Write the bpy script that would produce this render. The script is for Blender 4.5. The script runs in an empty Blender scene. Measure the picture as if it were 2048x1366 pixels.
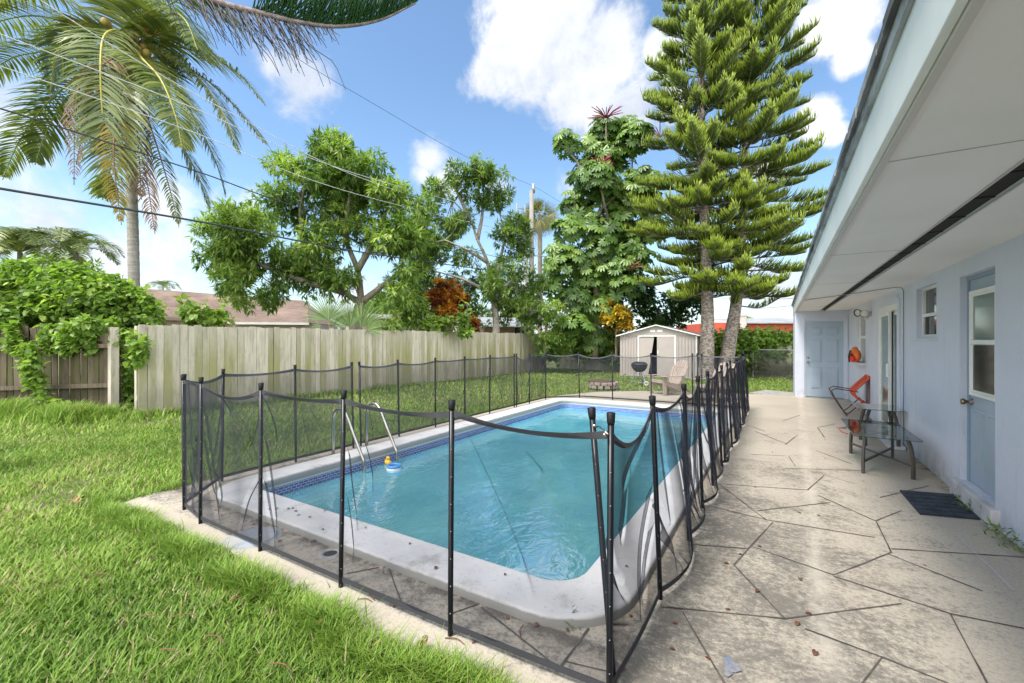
import bpy, math, random
import numpy as np
from mathutils import Vector, Matrix
R = math.radians
rng = np.random.default_rng(7)
random.seed(7)
scn = bpy.context.scene
COL = scn.collection

# ------------------------------------------------------------------ camera, world, sun
TH = math.atan(536 / 880.0)
FPX, CX, HY, CH = 880.0, 1024.0, 680.0, 1.52
cam = bpy.data.objects.new("camera", bpy.data.cameras.new("camera"))
COL.objects.link(cam)
cam.location = (0, 0, CH)
cam.rotation_euler = (R(90), 0, TH)
cam.data.sensor_width = 36
cam.data.lens = FPX * 36 / 2048
cam.data.shift_y = -3 / 2048
cam.data.clip_start = .05
cam.data.clip_end = 3000
scn.camera = cam
CT, ST = math.cos(TH), math.sin(TH)

def P(u, v, Z):
    """world point seen at photo pixel (u, v) when it stands Z metres ahead"""
    X = (u - CX) / FPX * Z
    return Vector((X * CT - Z * ST, X * ST + Z * CT, CH + (HY - v) / FPX * Z))

def G(u, v, z=0.0):
    Z = (CH - z) * FPX / (v - HY)
    p = P(u, v, Z); p.z = z
    return p

SUN_EL, SUN_AZ = 58.0, 200.0          # azimuth measured clockwise from +Y
scn.view_settings.view_transform = 'Standard'
scn.view_settings.look = 'None'
scn.view_settings.gamma = 1
scn.view_settings.exposure = 1.72
scn.cycles.max_bounces = 8
scn.cycles.transparent_max_bounces = 24
scn.cycles.diffuse_bounces = 4
scn.cycles.use_adaptive_sampling = True
scn.cycles.use_denoising = True

sl = bpy.data.lights.new("sun", 'SUN')
sl.energy = 1.35
sl.angle = R(14)
sl.color = (1, .955, .88)
sun = bpy.data.objects.new("sun", sl)
COL.objects.link(sun)
a = R(SUN_AZ)
sdir = Vector((math.sin(a) * math.cos(R(SUN_EL)), math.cos(a) * math.cos(R(SUN_EL)), math.sin(R(SUN_EL))))
sun.rotation_euler = sdir.to_track_quat('Z', 'Y').to_euler()

class NT:
    """tiny node tree helper"""
    def __init__(s, tree):
        s.t = tree; s.n = tree.nodes; s.l = tree.links
    def node(s, typ, **kw):
        n = s.n.new(typ)
        for k, v in kw.items():
            if k.startswith('i_'):
                key = k[2:]
                n.inputs[int(key) if key.isdigit() else key.replace('_', ' ')].default_value = v
            else:
                setattr(n, k, v)
        return n
    def link(s, a, b): s.l.new(a, b)
    def put(s, sock, val):
        if isinstance(val, bpy.types.NodeSocket): s.l.new(val, sock)
        elif val is not None: sock.default_value = val
    def math(s, op, a, b=None, clamp=False):
        n = s.node('ShaderNodeMath', operation=op, use_clamp=clamp)
        s.put(n.inputs[0], a)
        if b is not None: s.put(n.inputs[1], b)
        return n.outputs[0]
    def mix(s, fac, a, b, blend='MIX'):
        n = s.node('ShaderNodeMix', data_type='RGBA', blend_type=blend)
        s.put(n.inputs['Factor'], fac)
        s.put(n.inputs[6], a if isinstance(a, bpy.types.NodeSocket) else (*a, 1) if len(a) == 3 else a)
        s.put(n.inputs[7], b if isinstance(b, bpy.types.NodeSocket) else (*b, 1) if len(b) == 3 else b)
        return n.outputs[2]
    def ramp(s, fac, lo, hi, smooth=True):
        n = s.node('ShaderNodeMapRange', interpolation_type='SMOOTHSTEP' if smooth else 'LINEAR')
        s.put(n.inputs[0], fac); n.inputs[1].default_value = lo; n.inputs[2].default_value = hi
        return n.outputs[0]
    def pos(s, scale=(1, 1, 1), rot=(0, 0, 0), obj=False):
        if obj: src = s.node('ShaderNodeTexCoord').outputs['Object']
        else: src = s.node('ShaderNodeNewGeometry').outputs['Position']
        m = s.node('ShaderNodeMapping'); m.inputs['Scale'].default_value = scale; m.inputs['Rotation'].default_value = rot
        s.l.new(src, m.inputs[0]); return m.outputs[0]
    def noise(s, vec, scale, detail=5, rough=.6, dist=0):
        n = s.node('ShaderNodeTexNoise'); n.inputs['Scale'].default_value = scale
        n.inputs['Detail'].default_value = detail; n.inputs['Roughness'].default_value = rough
        n.inputs['Distortion'].default_value = dist
        s.put(n.inputs['Vector'], vec); return n.outputs['Fac']

# world: Nishita sky with procedural cumulus laid out in sky directions
w = bpy.data.worlds.new("World"); scn.world = w; w.use_nodes = True
T = NT(w.node_tree)
for n in list(T.n): T.n.remove(n)
out = T.node('ShaderNodeOutputWorld'); bg = T.node('ShaderNodeBackground')
sky = T.node('ShaderNodeTexSky', sky_type='NISHITA', sun_disc=False, sun_elevation=R(SUN_EL), sun_rotation=R(SUN_AZ))
sky.air_density = 1.0; sky.dust_density = .6; sky.ozone_density = 1.2
dirv = T.node('ShaderNodeTexCoord').outputs['Generated']
def ddir(u, v):
    p = P(u, v, 1.0) - Vector((0, 0, CH)); return p.normalized(), p.length
def blobs(lst):
    cur = None
    for (u, v, r) in lst:
        d, L = ddir(u, v)
        n = T.node('ShaderNodeVectorMath', operation='DISTANCE'); T.link(dirv, n.inputs[0]); n.inputs[1].default_value = d
        m = T.math('SUBTRACT', 1.0, T.math('DIVIDE', n.outputs['Value'], r / FPX / L))
        cur = m if cur is None else T.math('MAXIMUM', cur, m)
    return cur
big = blobs([(1110, 20, 165), (1185, 140, 125), (1050, 110, 110), (1255, 225, 90), (1130, -110, 190), (1170, 195, 105), (985, 150, 62), (1215, 60, 80),
             (1690, 30, 78), (1705, 115, 40), (1630, 240, 46), (1670, 268, 26), (1325, 100, 55), (1345, 205, 50), (1540, 340, 36), (1640, 40, 50)])
faint = blobs([(590, 160, 85), (545, 130, 60), (858, 322, 40), (890, 360, 44), (845, 350, 30), (1005, 375, 40), (30, 260, 120), (90, 450, 150), (230, 545, 170), (470, 440, 80),
               (330, 400, 80), (720, 610, 90), (1150, 380, 50), (1560, 600, 120), (1050, 560, 60), (-200, 200, 200), (-400, 600, 400)])
nA = T.noise(dirv, 5.0, 8, .58, .6)
nB = T.noise(dirv, 11.0, 9, .66, .35)
fb = T.math('ADD', T.math('MULTIPLY', big, 1.0), T.math('MULTIPLY', T.math('SUBTRACT', nA, .5), 1.35))
fb = T.math('ADD', fb, T.math('MULTIPLY', T.math('SUBTRACT', nB, .5), 1.15))
mb = T.ramp(fb, -.04, .50)
ff = T.math('ADD', faint, T.math('MULTIPLY', T.math('SUBTRACT', nA, .5), 1.9))
ff = T.math('ADD', ff, T.math('MULTIPLY', T.math('SUBTRACT', nB, .5), 2.2))
mf = T.math('MULTIPLY', T.ramp(ff, -.05, 1.0), .88)
back = T.ramp(T.noise(dirv, 2.6, 6, .6, .3), .36, .55)            # unseen clouds behind the viewer, cover raised for fill light
sep = T.node('ShaderNodeSeparateXYZ'); T.link(dirv, sep.inputs[0])
fwd = T.math('ADD', T.math('MULTIPLY', sep.outputs[0], -ST), T.math('MULTIPLY', sep.outputs[1], CT))
back = T.math('MULTIPLY', back, T.ramp(fwd, .25, -.15))
low = T.math('MULTIPLY', T.ramp(sep.outputs[2], .30, -.12), T.ramp(T.noise(dirv, 4.0, 6, .6), .15, .75))
mask = T.math('MAXIMUM', T.math('MAXIMUM', mb, mf), T.math('MAXIMUM', back, low), clamp=True)
skyc = T.mix(1.0, sky.outputs[0], (1.10, 1.24, 1.28), 'MULTIPLY')
sh = T.ramp(T.math('ADD', T.math('MULTIPLY', nB, .35), T.math('MULTIPLY', T.noise(dirv, 3.6, 7, .62, .4), .75)), .38, .66)
cl = T.mix(sh, (3.5, 3.85, 4.6), (5.5, 5.6, 5.75))
fill_glow = T.ramp(fwd, .1, -.5)                                    # extra brightness added to the unseen clouds behind the viewer, as fill light
cl = T.mix(fill_glow, cl, (18, 17.8, 17.2))
colr = T.mix(mask, skyc, cl)
T.link(colr, bg.inputs[0]); bg.inputs[1].default_value = 0.062
T.link(bg.outputs[0], out.inputs[0])

# ------------------------------------------------------------------ mesh helpers
def link(o, parent=None):
    COL.objects.link(o)
    if parent is not None:
        o.parent = parent
        o.matrix_parent_inverse = parent.matrix_basis.inverted()
    return o

def tag(o, label=None, cat=None, group=None, kind=None):
    if label: o['label'] = label
    if cat: o['category'] = cat
    if group: o['group'] = group
    if kind: o['kind'] = kind
    return o

def thing(name, loc, label, cat, group=None, rz=0):
    o = bpy.data.objects.new(name, None); o.empty_display_size = .1
    o.location = loc; o.rotation_euler = (0, 0, rz)
    COL.objects.link(o)
    return tag(o, label, cat, group)

def fast(name, V, F, mat, parent=None, attrs=None, smooth=False):
    """mesh straight from numpy arrays; F is (n, k)"""
    V = np.ascontiguousarray(V, np.float32); F = np.ascontiguousarray(F, np.int32)
    me = bpy.data.meshes.new(name)
    n, k = F.shape
    me.vertices.add(len(V)); me.vertices.foreach_set('co', V.ravel())
    me.loops.add(n * k); me.loops.foreach_set('vertex_index', F.ravel())
    me.polygons.add(n); me.polygons.foreach_set('loop_start', np.arange(0, n * k, k, dtype=np.int32))
    me.polygons.foreach_set('loop_total', np.full(n, k, np.int32))
    if attrs:
        for an, av in attrs.items():
            at = me.attributes.new(an, 'FLOAT', 'POINT'); at.data.foreach_set('value', np.ascontiguousarray(av, np.float32))
    if smooth: me.polygons.foreach_set('use_smooth', np.ones(n, bool))
    me.update(calc_edges=True)
    if mat: me.materials.append(mat)
    return link(bpy.data.objects.new(name, me), parent)

class MB:
    def __init__(s): s.v = []; s.f = []
    def add(s, vs, fs):
        b = len(s.v); s.v += [tuple(p) for p in vs]; s.f += [tuple(i + b for i in f) for f in fs]; return s
    def box(s, c, d, rz=0, M=None):
        x, y, z = d[0] / 2, d[1] / 2, d[2] / 2
        pts = [Vector((i, j, k)) for k in (-z, z) for j in (-y, y) for i in (-x, x)]
        m = Matrix.Rotation(rz, 3, 'Z') if M is None else M
        pts = [m @ p + Vector(c) for p in pts]
        return s.add(pts, [(0, 2, 3, 1), (4, 5, 7, 6), (0, 1, 5, 4), (2, 6, 7, 3), (0, 4, 6, 2), (1, 3, 7, 5)])
    def bb(s, x0, x1, y0, y1, z0, z1):
        return s.box(((x0 + x1) / 2, (y0 + y1) / 2, (z0 + z1) / 2), (abs(x1 - x0), abs(y1 - y0), abs(z1 - z0)))
    def bar(s, p0, p1, w, h):
        p0, p1 = Vector(p0), Vector(p1); d = p1 - p0
        q = d.to_track_quat('X', 'Z').to_matrix()
        return s.box((p0 + p1) / 2, (d.length, w, h), M=q)
    def tube(s, path, r, n=8, cap=True):
        path = [Vector(p) for p in path]; m = len(path)
        rr = r if isinstance(r, (list, tuple)) else [r] * m
        b = len(s.v); prev = None
        for i, p in enumerate(path):
            t = (path[min(i + 1, m - 1)] - path[max(i - 1, 0)])
            if t.length < 1e-9: t = Vector((0, 0, 1))
            t.normalize()
            if prev is None:
                a = t.orthogonal().normalized()
            else:
                a = prev - t * prev.dot(t)
                a = a.normalized() if a.length > 1e-6 else t.orthogonal().normalized()
            prev = a; c = t.cross(a)
            for k in range(n):
                an = 2 * math.pi * k / n
                s.v.append(tuple(p + (a * math.cos(an) + c * math.sin(an)) * rr[i]))
        for i in range(m - 1):
            for k in range(n):
                k2 = (k + 1) % n
                s.f.append((b + i * n + k, b + i * n + k2, b + (i + 1) * n + k2, b + (i + 1) * n + k))
        if cap:
            s.f.append(tuple(b + k for k in reversed(range(n)))); s.f.append(tuple(b + (m - 1) * n + k for k in range(n)))
        return s
    def lathe(s, prof, c=(0, 0, 0), n=24, close=False):
        b = len(s.v); c = Vector(c); m = len(prof)
        for (r, z) in prof:
            for k in range(n):
                an = 2 * math.pi * k / n
                s.v.append((c.x + r * math.cos(an), c.y + r * math.sin(an), c.z + z))
        for i in range(m - 1 if not close else m):
            for k in range(n):
                k2 = (k + 1) % n; i2 = (i + 1) % m
                s.f.append((b + i * n + k, b + i * n + k2, b + i2 * n + k2, b + i2 * n + k))
        return s
    def ball(s, c, r, n=12, m=8, sc=(1, 1, 1)):
        prof = [(max(1e-4, math.sin(math.pi * i / m)) * r, -math.cos(math.pi * i / m) * r) for i in range(m + 1)]
        b = len(s.v); s.lathe(prof, (0, 0, 0), n)
        for i in range(b, len(s.v)):
            x, y, z = s.v[i]; s.v[i] = (x * sc[0] + c[0], y * sc[1] + c[1], z * sc[2] + c[2])
        return s
    def prism(s, poly, axis, a0, a1):
        """polygon in the plane across axis, extruded a0..a1"""
        n = len(poly)
        def mk(p, a):
            return {'x': (a, p[0], p[1]), 'y': (p[0], a, p[1]), 'z': (p[0], p[1], a)}[axis]
        s.add([mk(p, a0) for p in poly] + [mk(p, a1) for p in poly],
              [tuple(range(n)), tuple(reversed(range(n, 2 * n)))] + [(i, (i + 1) % n, n + (i + 1) % n, n + i) for i in range(n)])
        return s
    def build(s, name, mat, parent=None, bevel=0, smooth=False, xf=None, seg=2):
        me = bpy.data.meshes.new(name)
        vs = s.v if xf is None else [tuple(xf @ Vector(p)) for p in s.v]
        me.from_pydata(vs, [], s.f); me.validate()
        if mat: me.materials.append(mat)
        import bmesh
        bm = bmesh.new(); bm.from_mesh(me); bmesh.ops.recalc_face_normals(bm, faces=bm.faces); bm.to_mesh(me); bm.free()
        if smooth: me.polygons.foreach_set('use_smooth', [True] * len(me.polygons))
        o = link(bpy.data.objects.new(name, me), parent)
        if bevel:
            m = o.modifiers.new('bevel', 'BEVEL'); m.width = bevel; m.segments = seg; m.limit_method = 'ANGLE'
        return o

def spline(pts, n):
    """Catmull-Rom through pts"""
    pts = [Vector(p) for p in pts]
    q = [pts[0] * 2 - pts[1]] + pts + [pts[-1] * 2 - pts[-2]]
    res = []
    m = len(pts) - 1
    for i in range(n):
        t = i / (n - 1) * m; k = min(int(t), m - 1); t -= k
        a, b, c, d = q[k:k + 4]
        res.append(.5 * ((2 * b) + (c - a) * t + (2 * a - 5 * b + 4 * c - d) * t * t + (3 * b - a - 3 * c + d) * t ** 3))
    return res

# ------------------------------------------------------------------ materials
MATS = {}
def newmat(name):
    m = bpy.data.materials.new(name); m.use_nodes = True
    t = NT(m.node_tree); b = t.n['Principled BSDF']
    MATS[name] = m
    return m, t, b

def mat(name, c1, c2=None, scale=4, lo=.35, hi=.65, rough=.7, bump=0, bscale=60, metal=0, stretch=(1, 1, 1), dark=None, dscale=1.5, dlo=.5, dhi=.7, spec=.5, obj=False, damt=.8):
    m, t, b = newmat(name)
    vec = t.pos(stretch, obj=obj)
    c = (*c1, 1)
    if c2 is not None:
        c = t.mix(t.ramp(t.noise(vec, scale), lo, hi), c1, c2)
    if dark is not None:
        f = t.ramp(t.noise(vec, dscale, 8, .65), dlo, dhi)
        c = t.mix(t.math('MULTIPLY', f, damt), c, dark)
    t.put(b.inputs['Base Color'], c)
    b.inputs['Roughness'].default_value = rough; b.inputs['Metallic'].default_value = metal
    b.inputs['Specular IOR Level'].default_value = spec
    if bump:
        bn = t.node('ShaderNodeBump'); bn.inputs['Strength'].default_value = bump; bn.inputs['Distance'].default_value = .01
        t.link(t.noise(vec, bscale, 6), bn.inputs['Height']); t.link(bn.outputs[0], b.inputs['Normal'])
    return m

def leafmat(name, dark, mid, light, trans=.35, rough=.45, tip=None):
    """foliage coloured by each leaf's own value ('rnd'), optionally by its place along the twig ('along')"""
    m, t, b = newmat(name)
    at = t.node('ShaderNodeAttribute', attribute_name='rnd').outputs['Fac']
    c = t.mix(t.ramp(at, .0, .5, False), dark, mid)
    c = t.mix(t.ramp(at, .5, 1.0, False), c, light)
    if tip is not None:
        al = t.node('ShaderNodeAttribute', attribute_name='along').outputs['Fac']
        c = t.mix(t.ramp(al, .45, 1.0), c, tip)
    t.put(b.inputs['Base Color'], c); b.inputs['Roughness'].default_value = rough
    b.inputs['Specular IOR Level'].default_value = .4
    tr = t.node('ShaderNodeBsdfTranslucent'); t.put(tr.inputs[0], t.mix(1.0, c, (1.5, 1.7, .7), 'MULTIPLY'))
    mx = t.node('ShaderNodeMixShader'); mx.inputs[0].default_value = trans
    t.link(b.outputs[0], mx.inputs[1]); t.link(tr.outputs[0], mx.inputs[2])
    t.link(mx.outputs[0], t.n['Material Output'].inputs[0])
    return m

BLACK = mat('black_metal', (.006, .007, .010), rough=.28, spec=.3)
BLACKP = mat('black_plastic', (.010, .010, .012), rough=.5, spec=.3)
STEEL = mat('steel', (.55, .53, .50), (.42, .38, .33), scale=6, rough=.22, metal=1)
BRASS = mat('brass', (.30, .22, .15), rough=.3, metal=1)
WHITE = mat('white_frame', (.78, .78, .76), (.70, .70, .68), scale=3, rough=.4)
GALV = mat('galvanised', (.42, .43, .44), (.34, .35, .35), scale=8, rough=.45, metal=.6)
BROWNM = mat('table_metal', (.075, .065, .058), rough=.4)
BEIGEP = mat('resin_plastic', (.46, .37, .31), (.40, .33, .28), scale=9, rough=.55)

# ------------------------------------------------------------------ ground
m, t, b = newmat('soil_grass')
v_ = t.pos()
c = t.mix(t.ramp(t.noise(v_, 1.1, 6), .35, .65), (.13, .19, .035), (.19, .23, .06))
c = t.mix(t.ramp(t.noise(v_, 60, 5), .40, .62), c, (.060, .055, .022))
c = t.mix(t.math('MULTIPLY', t.ramp(t.noise(v_, 2.6, 8, .7), .56, .70), .6), c, (.27, .215, .14))
t.put(b.inputs['Base Color'], c); b.inputs['Roughness'].default_value = .95
bn = t.node('ShaderNodeBump'); bn.inputs['Strength'].default_value = .8; bn.inputs['Distance'].default_value = .03
t.link(t.noise(v_, 40, 6), bn.inputs['Height']); t.link(bn.outputs[0], b.inputs['Normal'])
SOIL = m
# ground sheet with a rectangular hole for the pool
hx0, hx1, hy0, hy1 = -4.72, -.86, 2.2, 10.1
gm = MB(); S = 600
gm.add([(-S, -S, -.03), (S, -S, -.03), (S, hy0, -.03), (-S, hy0, -.03)], [(0, 1, 2, 3)])
gm.add([(-S, hy1, -.03), (S, hy1, -.03), (S, S, -.03), (-S, S, -.03)], [(0, 1, 2, 3)])
gm.add([(-S, hy0, -.03), (hx0, hy0, -.03), (hx0, hy1, -.03), (-S, hy1, -.03)], [(0, 1, 2, 3)])
gm.add([(hx1, hy0, -.03), (S, hy0, -.03), (S, hy1, -.03), (hx1, hy1, -.03)], [(0, 1, 2, 3)])
tag(gm.build('ground', SOIL), kind='structure')

# deck concrete
m, t, b = newmat('deck_concrete')
v_ = t.pos()
base = t.mix(t.ramp(t.noise(v_, .8, 4), .35, .65), (.515, .455, .37), (.45, .395, .32))
base = t.mix(t.ramp(t.noise(v_, 55, 9, .85), .46, .62), base, (.35, .31, .26))
# weathering: blotches of dark mildew, heavier in the foreground and beside the pool
sp = t.node('ShaderNodeSeparateXYZ'); t.link(v_, sp.inputs[0])
X, Y = sp.outputs[0], sp.outputs[1]
vs = t.pos((1, 1.15, 1), (0, 0, R(-12)))
n1 = t.noise(vs, 1.3, 12, .80, .4); n2 = t.noise(vs, 24.0, 10, .86, .2)
reg = t.math('MULTIPLY', t.ramp(X, .95, .1), t.ramp(Y, 8.0, 3.0))
reg2 = t.math('MULTIPLY', t.ramp(Y, 12.0, 4.5), t.ramp(X, 1.4, .8))
f = t.math('ADD', t.math('MULTIPLY', n1, .55), t.math('MULTIPLY', n2, .58))
f = t.math('SUBTRACT', f, .035)
f = t.math('ADD', f, t.math('MULTIPLY', reg, .085)); f = t.math('ADD', f, t.math('MULTIPLY', reg2, .05))
f = t.math('SUBTRACT', f, t.math('MULTIPLY', t.math('MULTIPLY', t.ramp(Y, 1.80, 1.72), t.ramp(X, -.6, -.75)), .14))
f = t.math('SUBTRACT', f, t.math('MULTIPLY', t.ramp(X, -.62, -.70), .055))
st = t.ramp(f, .575, .70)
base = t.mix(t.math('MULTIPLY', st, .84), base, (.14, .13, .115))
# fine dark specks
base = t.mix(t.math('MULTIPLY', t.ramp(t.noise(vs, 38, 5, .8), .60, .75), t.math('ADD', t.math('MULTIPLY', reg, .7), .25)), base, (.10, .095, .085))
# pale strip washed clean below the roof drip line
lx = t.math('SUBTRACT', X, t.math('ADD', .14, t.math('MULTIPLY', Y, .022)))
lx = t.math('ADD', lx, t.math('MULTIPLY', t.math('SUBTRACT', t.noise(v_, 2.2, 6), .5), .10))
wn = t.math('MULTIPLY', t.ramp(t.math('ABSOLUTE', lx), .10, .0), t.ramp(t.noise(t.pos((1, .4, 1)), 4.0, 7, .7), .30, .62))
base = t.mix(t.math('MULTIPLY', wn, .62), base, (.58, .52, .44))
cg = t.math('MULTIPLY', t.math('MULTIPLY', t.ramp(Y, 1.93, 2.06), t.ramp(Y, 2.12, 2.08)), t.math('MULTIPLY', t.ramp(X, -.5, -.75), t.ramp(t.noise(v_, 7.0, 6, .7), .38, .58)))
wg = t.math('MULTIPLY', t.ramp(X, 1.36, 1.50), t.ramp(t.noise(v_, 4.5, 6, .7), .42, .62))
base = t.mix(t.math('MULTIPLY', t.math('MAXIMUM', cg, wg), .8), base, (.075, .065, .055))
t.put(b.inputs['Base Color'], base); b.inputs['Roughness'].default_value = .95
b.inputs['Specular IOR Level'].default_value = .12
bn = t.node('ShaderNodeBump'); bn.inputs['Strength'].default_value = .35; bn.inputs['Distance'].default_value = .012
t.link(t.math('ADD', t.noise(v_, 26, 8, .7), t.noise(v_, 5, 4)), bn.inputs['Height']); t.link(bn.outputs[0], b.inputs['Normal'])
DECK = m

def wob(pts, amp, step=.25):
    res = []
    for i in range(len(pts) - 1):
        a, b = Vector(pts[i]), Vector(pts[i + 1]); n = max(1, int((b - a).length / step))
        for k in range(n):
            p = a.lerp(b, k / n); res.append((p.x + random.uniform(-amp, amp), p.y + random.uniform(-amp, amp)))
    res.append(pts[-1]); return res

dk = MB()
def slab(m_, poly, z0, z1):
    n = len(poly)
    m_.add([(p[0], p[1], z0) for p in poly] + [(p[0], p[1], z1) for p in poly],
           [tuple(range(n, 2 * n))] + [(i, (i + 1) % n, n + (i + 1) % n, n + i) for i in range(n)])
nearedge = wob([(-.85, 1.50), (-5.22, 1.58)], .018)
slab(dk, [(hx1, hy0)] + [(hx1, 1.50)] + nearedge + [(-5.3, 1.75), (-5.32, 2.2), (hx0, hy0)][0:3], -.1, 0)
slab(dk, [(hx0, hy0)] + wob([(-5.32, 2.2), (-5.30, hy1)], .012) + [(hx0, hy1)], -.1, 0)
far = wob([(-5.30, hy1), (-5.25, 10.6), (-5.0, 11.4), (-4.6, 12.3), (-3.6, 13.2), (-1.8, 13.7), (-.6, 14.1), (.33, 14.2)], .02, .3)
slab(dk, [(hx1, hy1), (hx0, hy1)] + far[0:] + [(1.55, 14.1), (1.55, hy1)], -.1, 0)
slab(dk, [(hx1, 1.5), (hx1, hy0), (hx1, hy1), (1.55, hy1), (1.55, -3), (-1.2, -3)], -.1, 0)
tag(dk.build('patio', DECK), kind='structure')

# scored lines cut in the concrete (thin dark strips)
SC = mat('score_dark', (.065, .058, .05), (.12, .105, .09), scale=9, rough=.95)
sc_ = MB()
def score(a, b, w=.014, z=.004):
    p, q = G(*a), G(*b); d = (q - p); L = d.length; d.normalize(); nn = Vector((-d.y, d.x, 0)) * w / 2
    k = max(2, int(L / .12)); prev = None
    for i in range(k + 1):
        c = p.lerp(q, i / k) + nn * random.uniform(-.25, .25); ww = random.uniform(.45, 1.1)
        l, r_ = c + nn * ww, c - nn * ww
        if prev: sc_.add([(*prev[0].xy, z), (*prev[1].xy, z), (*r_.xy, z), (*l.xy, z)], [(0, 1, 2, 3)])
        prev = (l, r_)
def c6(x, y): return (x / 2 + 1365, y / 2 + 683)
for l in [((-60, 1064), (410, 1110)), ((410, 1110), (205, 895)), ((205, 895), (360, 725)), ((90, 655), (340, 715)), ((340, 715), (770, 785)),
          ((145, 570), (335, 715)), ((300, 678), (590, 645)), ((280, 822), (605, 935)), ((25, 812), (265, 830)), ((605, 935), (835, 845)),
          ((835, 845), (775, 720)), ((775, 720), (540, 615)), ((775, 718), (875, 677)), ((605, 940), (1070, 1090)), ((1070, 1090), (1366, 1150)),
          ((410, 1110), (875, 1050)), ((835, 830), (1380, 865)), ((820, 850), (1200, 1000)), ((490, 1150), (800, 1265)), ((800, 1265), (1080, 1376)), ((800, 1265), (715, 1376)),
          ((1070, 1090), (1225, 1380)), ((0, 1085), (172, 1376)), ((500, 595), (565, 537)), ((175, 572), (500, 595)), ((275, 452), (410, 458)),
          ((425, 460), (452, 500)), ((540, 345), (568, 385)), ((412, 412), (460, 375)), ((290, 360), (420, 412)), ((535, 437), (675, 490)),
          ((500, 515), (690, 570)), ((790, 625), (985, 578)), ((410, 508), (720, 517)), ((540, 345), (610, 330)), ((400, 318), (470, 295)),
          ((260, 335), (330, 360)), ((610, 440), (690, 436)), ((-260, 930), (-150, 905))]:
    score(c6(*l[0]), c6(*l[1]), .012 if l[0][1] > 400 else .016)
def c5(x, y): return (x / 2 + 683, y / 2 + 683)
for l in [((560, 1065), (870, 1310)), ((870, 1310), (990, 1150)), ((895, 1282), (1060, 1320)), ((20, 930), (150, 905)), ((190, 905), (245, 1065)), ((440, 1090), (550, 1050)),
          ((1280, 1065), (1366, 1072))]:
    score(c5(*l[0]), c5(*l[1]))
tag(sc_.build('scored_joints', SC), kind='structure')

# paint marks on the concrete
PAINT = mat('blue_paint', (.17, .20, .29), (.30, .27, .23), scale=45, lo=.45, hi=.60, rough=.6)
pm = MB(); c0 = G(1462, 1336); ring = []
for k in range(26):
    an = k / 26 * 2 * math.pi; rr = .040 * (1 + .35 * math.sin(3 * an + 1) + random.uniform(-.12, .12))
    ring.append((c0.x + rr * math.cos(an) * .8, c0.y + rr * math.sin(an) * 1.5, .006))
pm.add(ring, [tuple(range(26))])
tag(pm.build('paint_mark', PAINT), kind='structure')
pm = MB(); pa, pb = G(1916, 1072), G(2028, 1182); d = (pb - pa).normalized(); nn = Vector((-d.y, d.x, 0)) * .008
pm.add([(*(pa + nn * .4).xy, .004), (*(pa - nn * .4).xy, .004), (*(pb - nn).xy, .004), (*(pb + nn).xy, .004)], [(0, 1, 2, 3)])
tag(pm.build('chalk_mark', mat('chalk', (.50, .53, .58), (.45, .42, .36), scale=40, rough=.9)), kind='structure')

# strip of path and dirt beyond the patio on the right
pt = MB()
slab(pt, wob([(-.75, 14.5), (-.35, 15.6), (.35, 15.2), (.33, 14.25), (-.5, 14.15)], .03), -.05, -.006)
tag(pt.build('path', mat('path_concrete', (.42, .39, .36), (.30, .27, .24), scale=5, rough=.9, bump=.4)), kind='structure')

# ------------------------------------------------------------------ swimming pool
def rrect(x0, x1, y0, y1, r, n=8):
    pts = []
    for (cx, cy, a0) in ((x1 - r, y0 + r, -90), (x1 - r, y1 - r, 0), (x0 + r, y1 - r, 90), (x0 + r, y0 + r, 180)):
        for k in range(n + 1):
            an = R(a0 + 90 * k / n); pts.append((cx + r * math.cos(an), cy + r * math.sin(an)))
    return pts
IX0, IX1, IY0, IY1 = -4.57, -1.02, 2.38, 9.95
pool = thing('swimming_pool', ((IX0 + IX1) / 2, (IY0 + IY1) / 2, 0), 'rectangular in-ground swimming pool with white painted coping and a blue tile band', 'swimming pool')
COP = mat('coping_white', (.66, .65, .66), (.58, .57, .57), scale=2.5, rough=.75, bump=.3, bscale=30, dark=(.34, .32, .30), dscale=3.2, dlo=.55, dhi=.70, damt=.75)
_m = MATS['coping_white']; _t = NT(_m.node_tree); _b = _t.n['Principled BSDF']; _src = _b.inputs['Base Color'].links[0].from_socket
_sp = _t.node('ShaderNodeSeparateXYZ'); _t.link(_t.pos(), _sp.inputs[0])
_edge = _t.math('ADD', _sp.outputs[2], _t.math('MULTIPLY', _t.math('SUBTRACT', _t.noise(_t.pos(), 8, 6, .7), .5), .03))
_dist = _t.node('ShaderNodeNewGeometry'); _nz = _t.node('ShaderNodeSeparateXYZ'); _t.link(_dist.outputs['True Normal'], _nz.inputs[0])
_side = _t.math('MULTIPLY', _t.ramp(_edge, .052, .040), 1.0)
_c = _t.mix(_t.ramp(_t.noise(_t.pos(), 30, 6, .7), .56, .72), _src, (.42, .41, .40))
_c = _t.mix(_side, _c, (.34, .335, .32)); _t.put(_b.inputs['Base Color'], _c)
cp = MB()
prof = [(.0, -.03), (-.02, .0), (-.022, .055), (-.016, .060), (.004, .0625), (.29, .061), (.302, .057), (.308, .046), (.310, .0), (.312, -.03)]  # offset outward, z
rings = []
for (o, z) in prof:
    rings.append([(p[0], p[1], z) for p in rrect(IX0 - o, IX1 + o, IY0 - o, IY1 + o, .22 + max(o, -.02) * .75 + .02)])
n = len(rings[0])
cp.add([p for r_ in rings for p in r_], [(i * n + k, i * n + (k + 1) % n, (i + 1) * n + (k + 1) % n, (i + 1) * n + k) for i in range(len(rings) - 1) for k in range(n)])
cp.build('coping', COP, pool, smooth=True)
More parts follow.
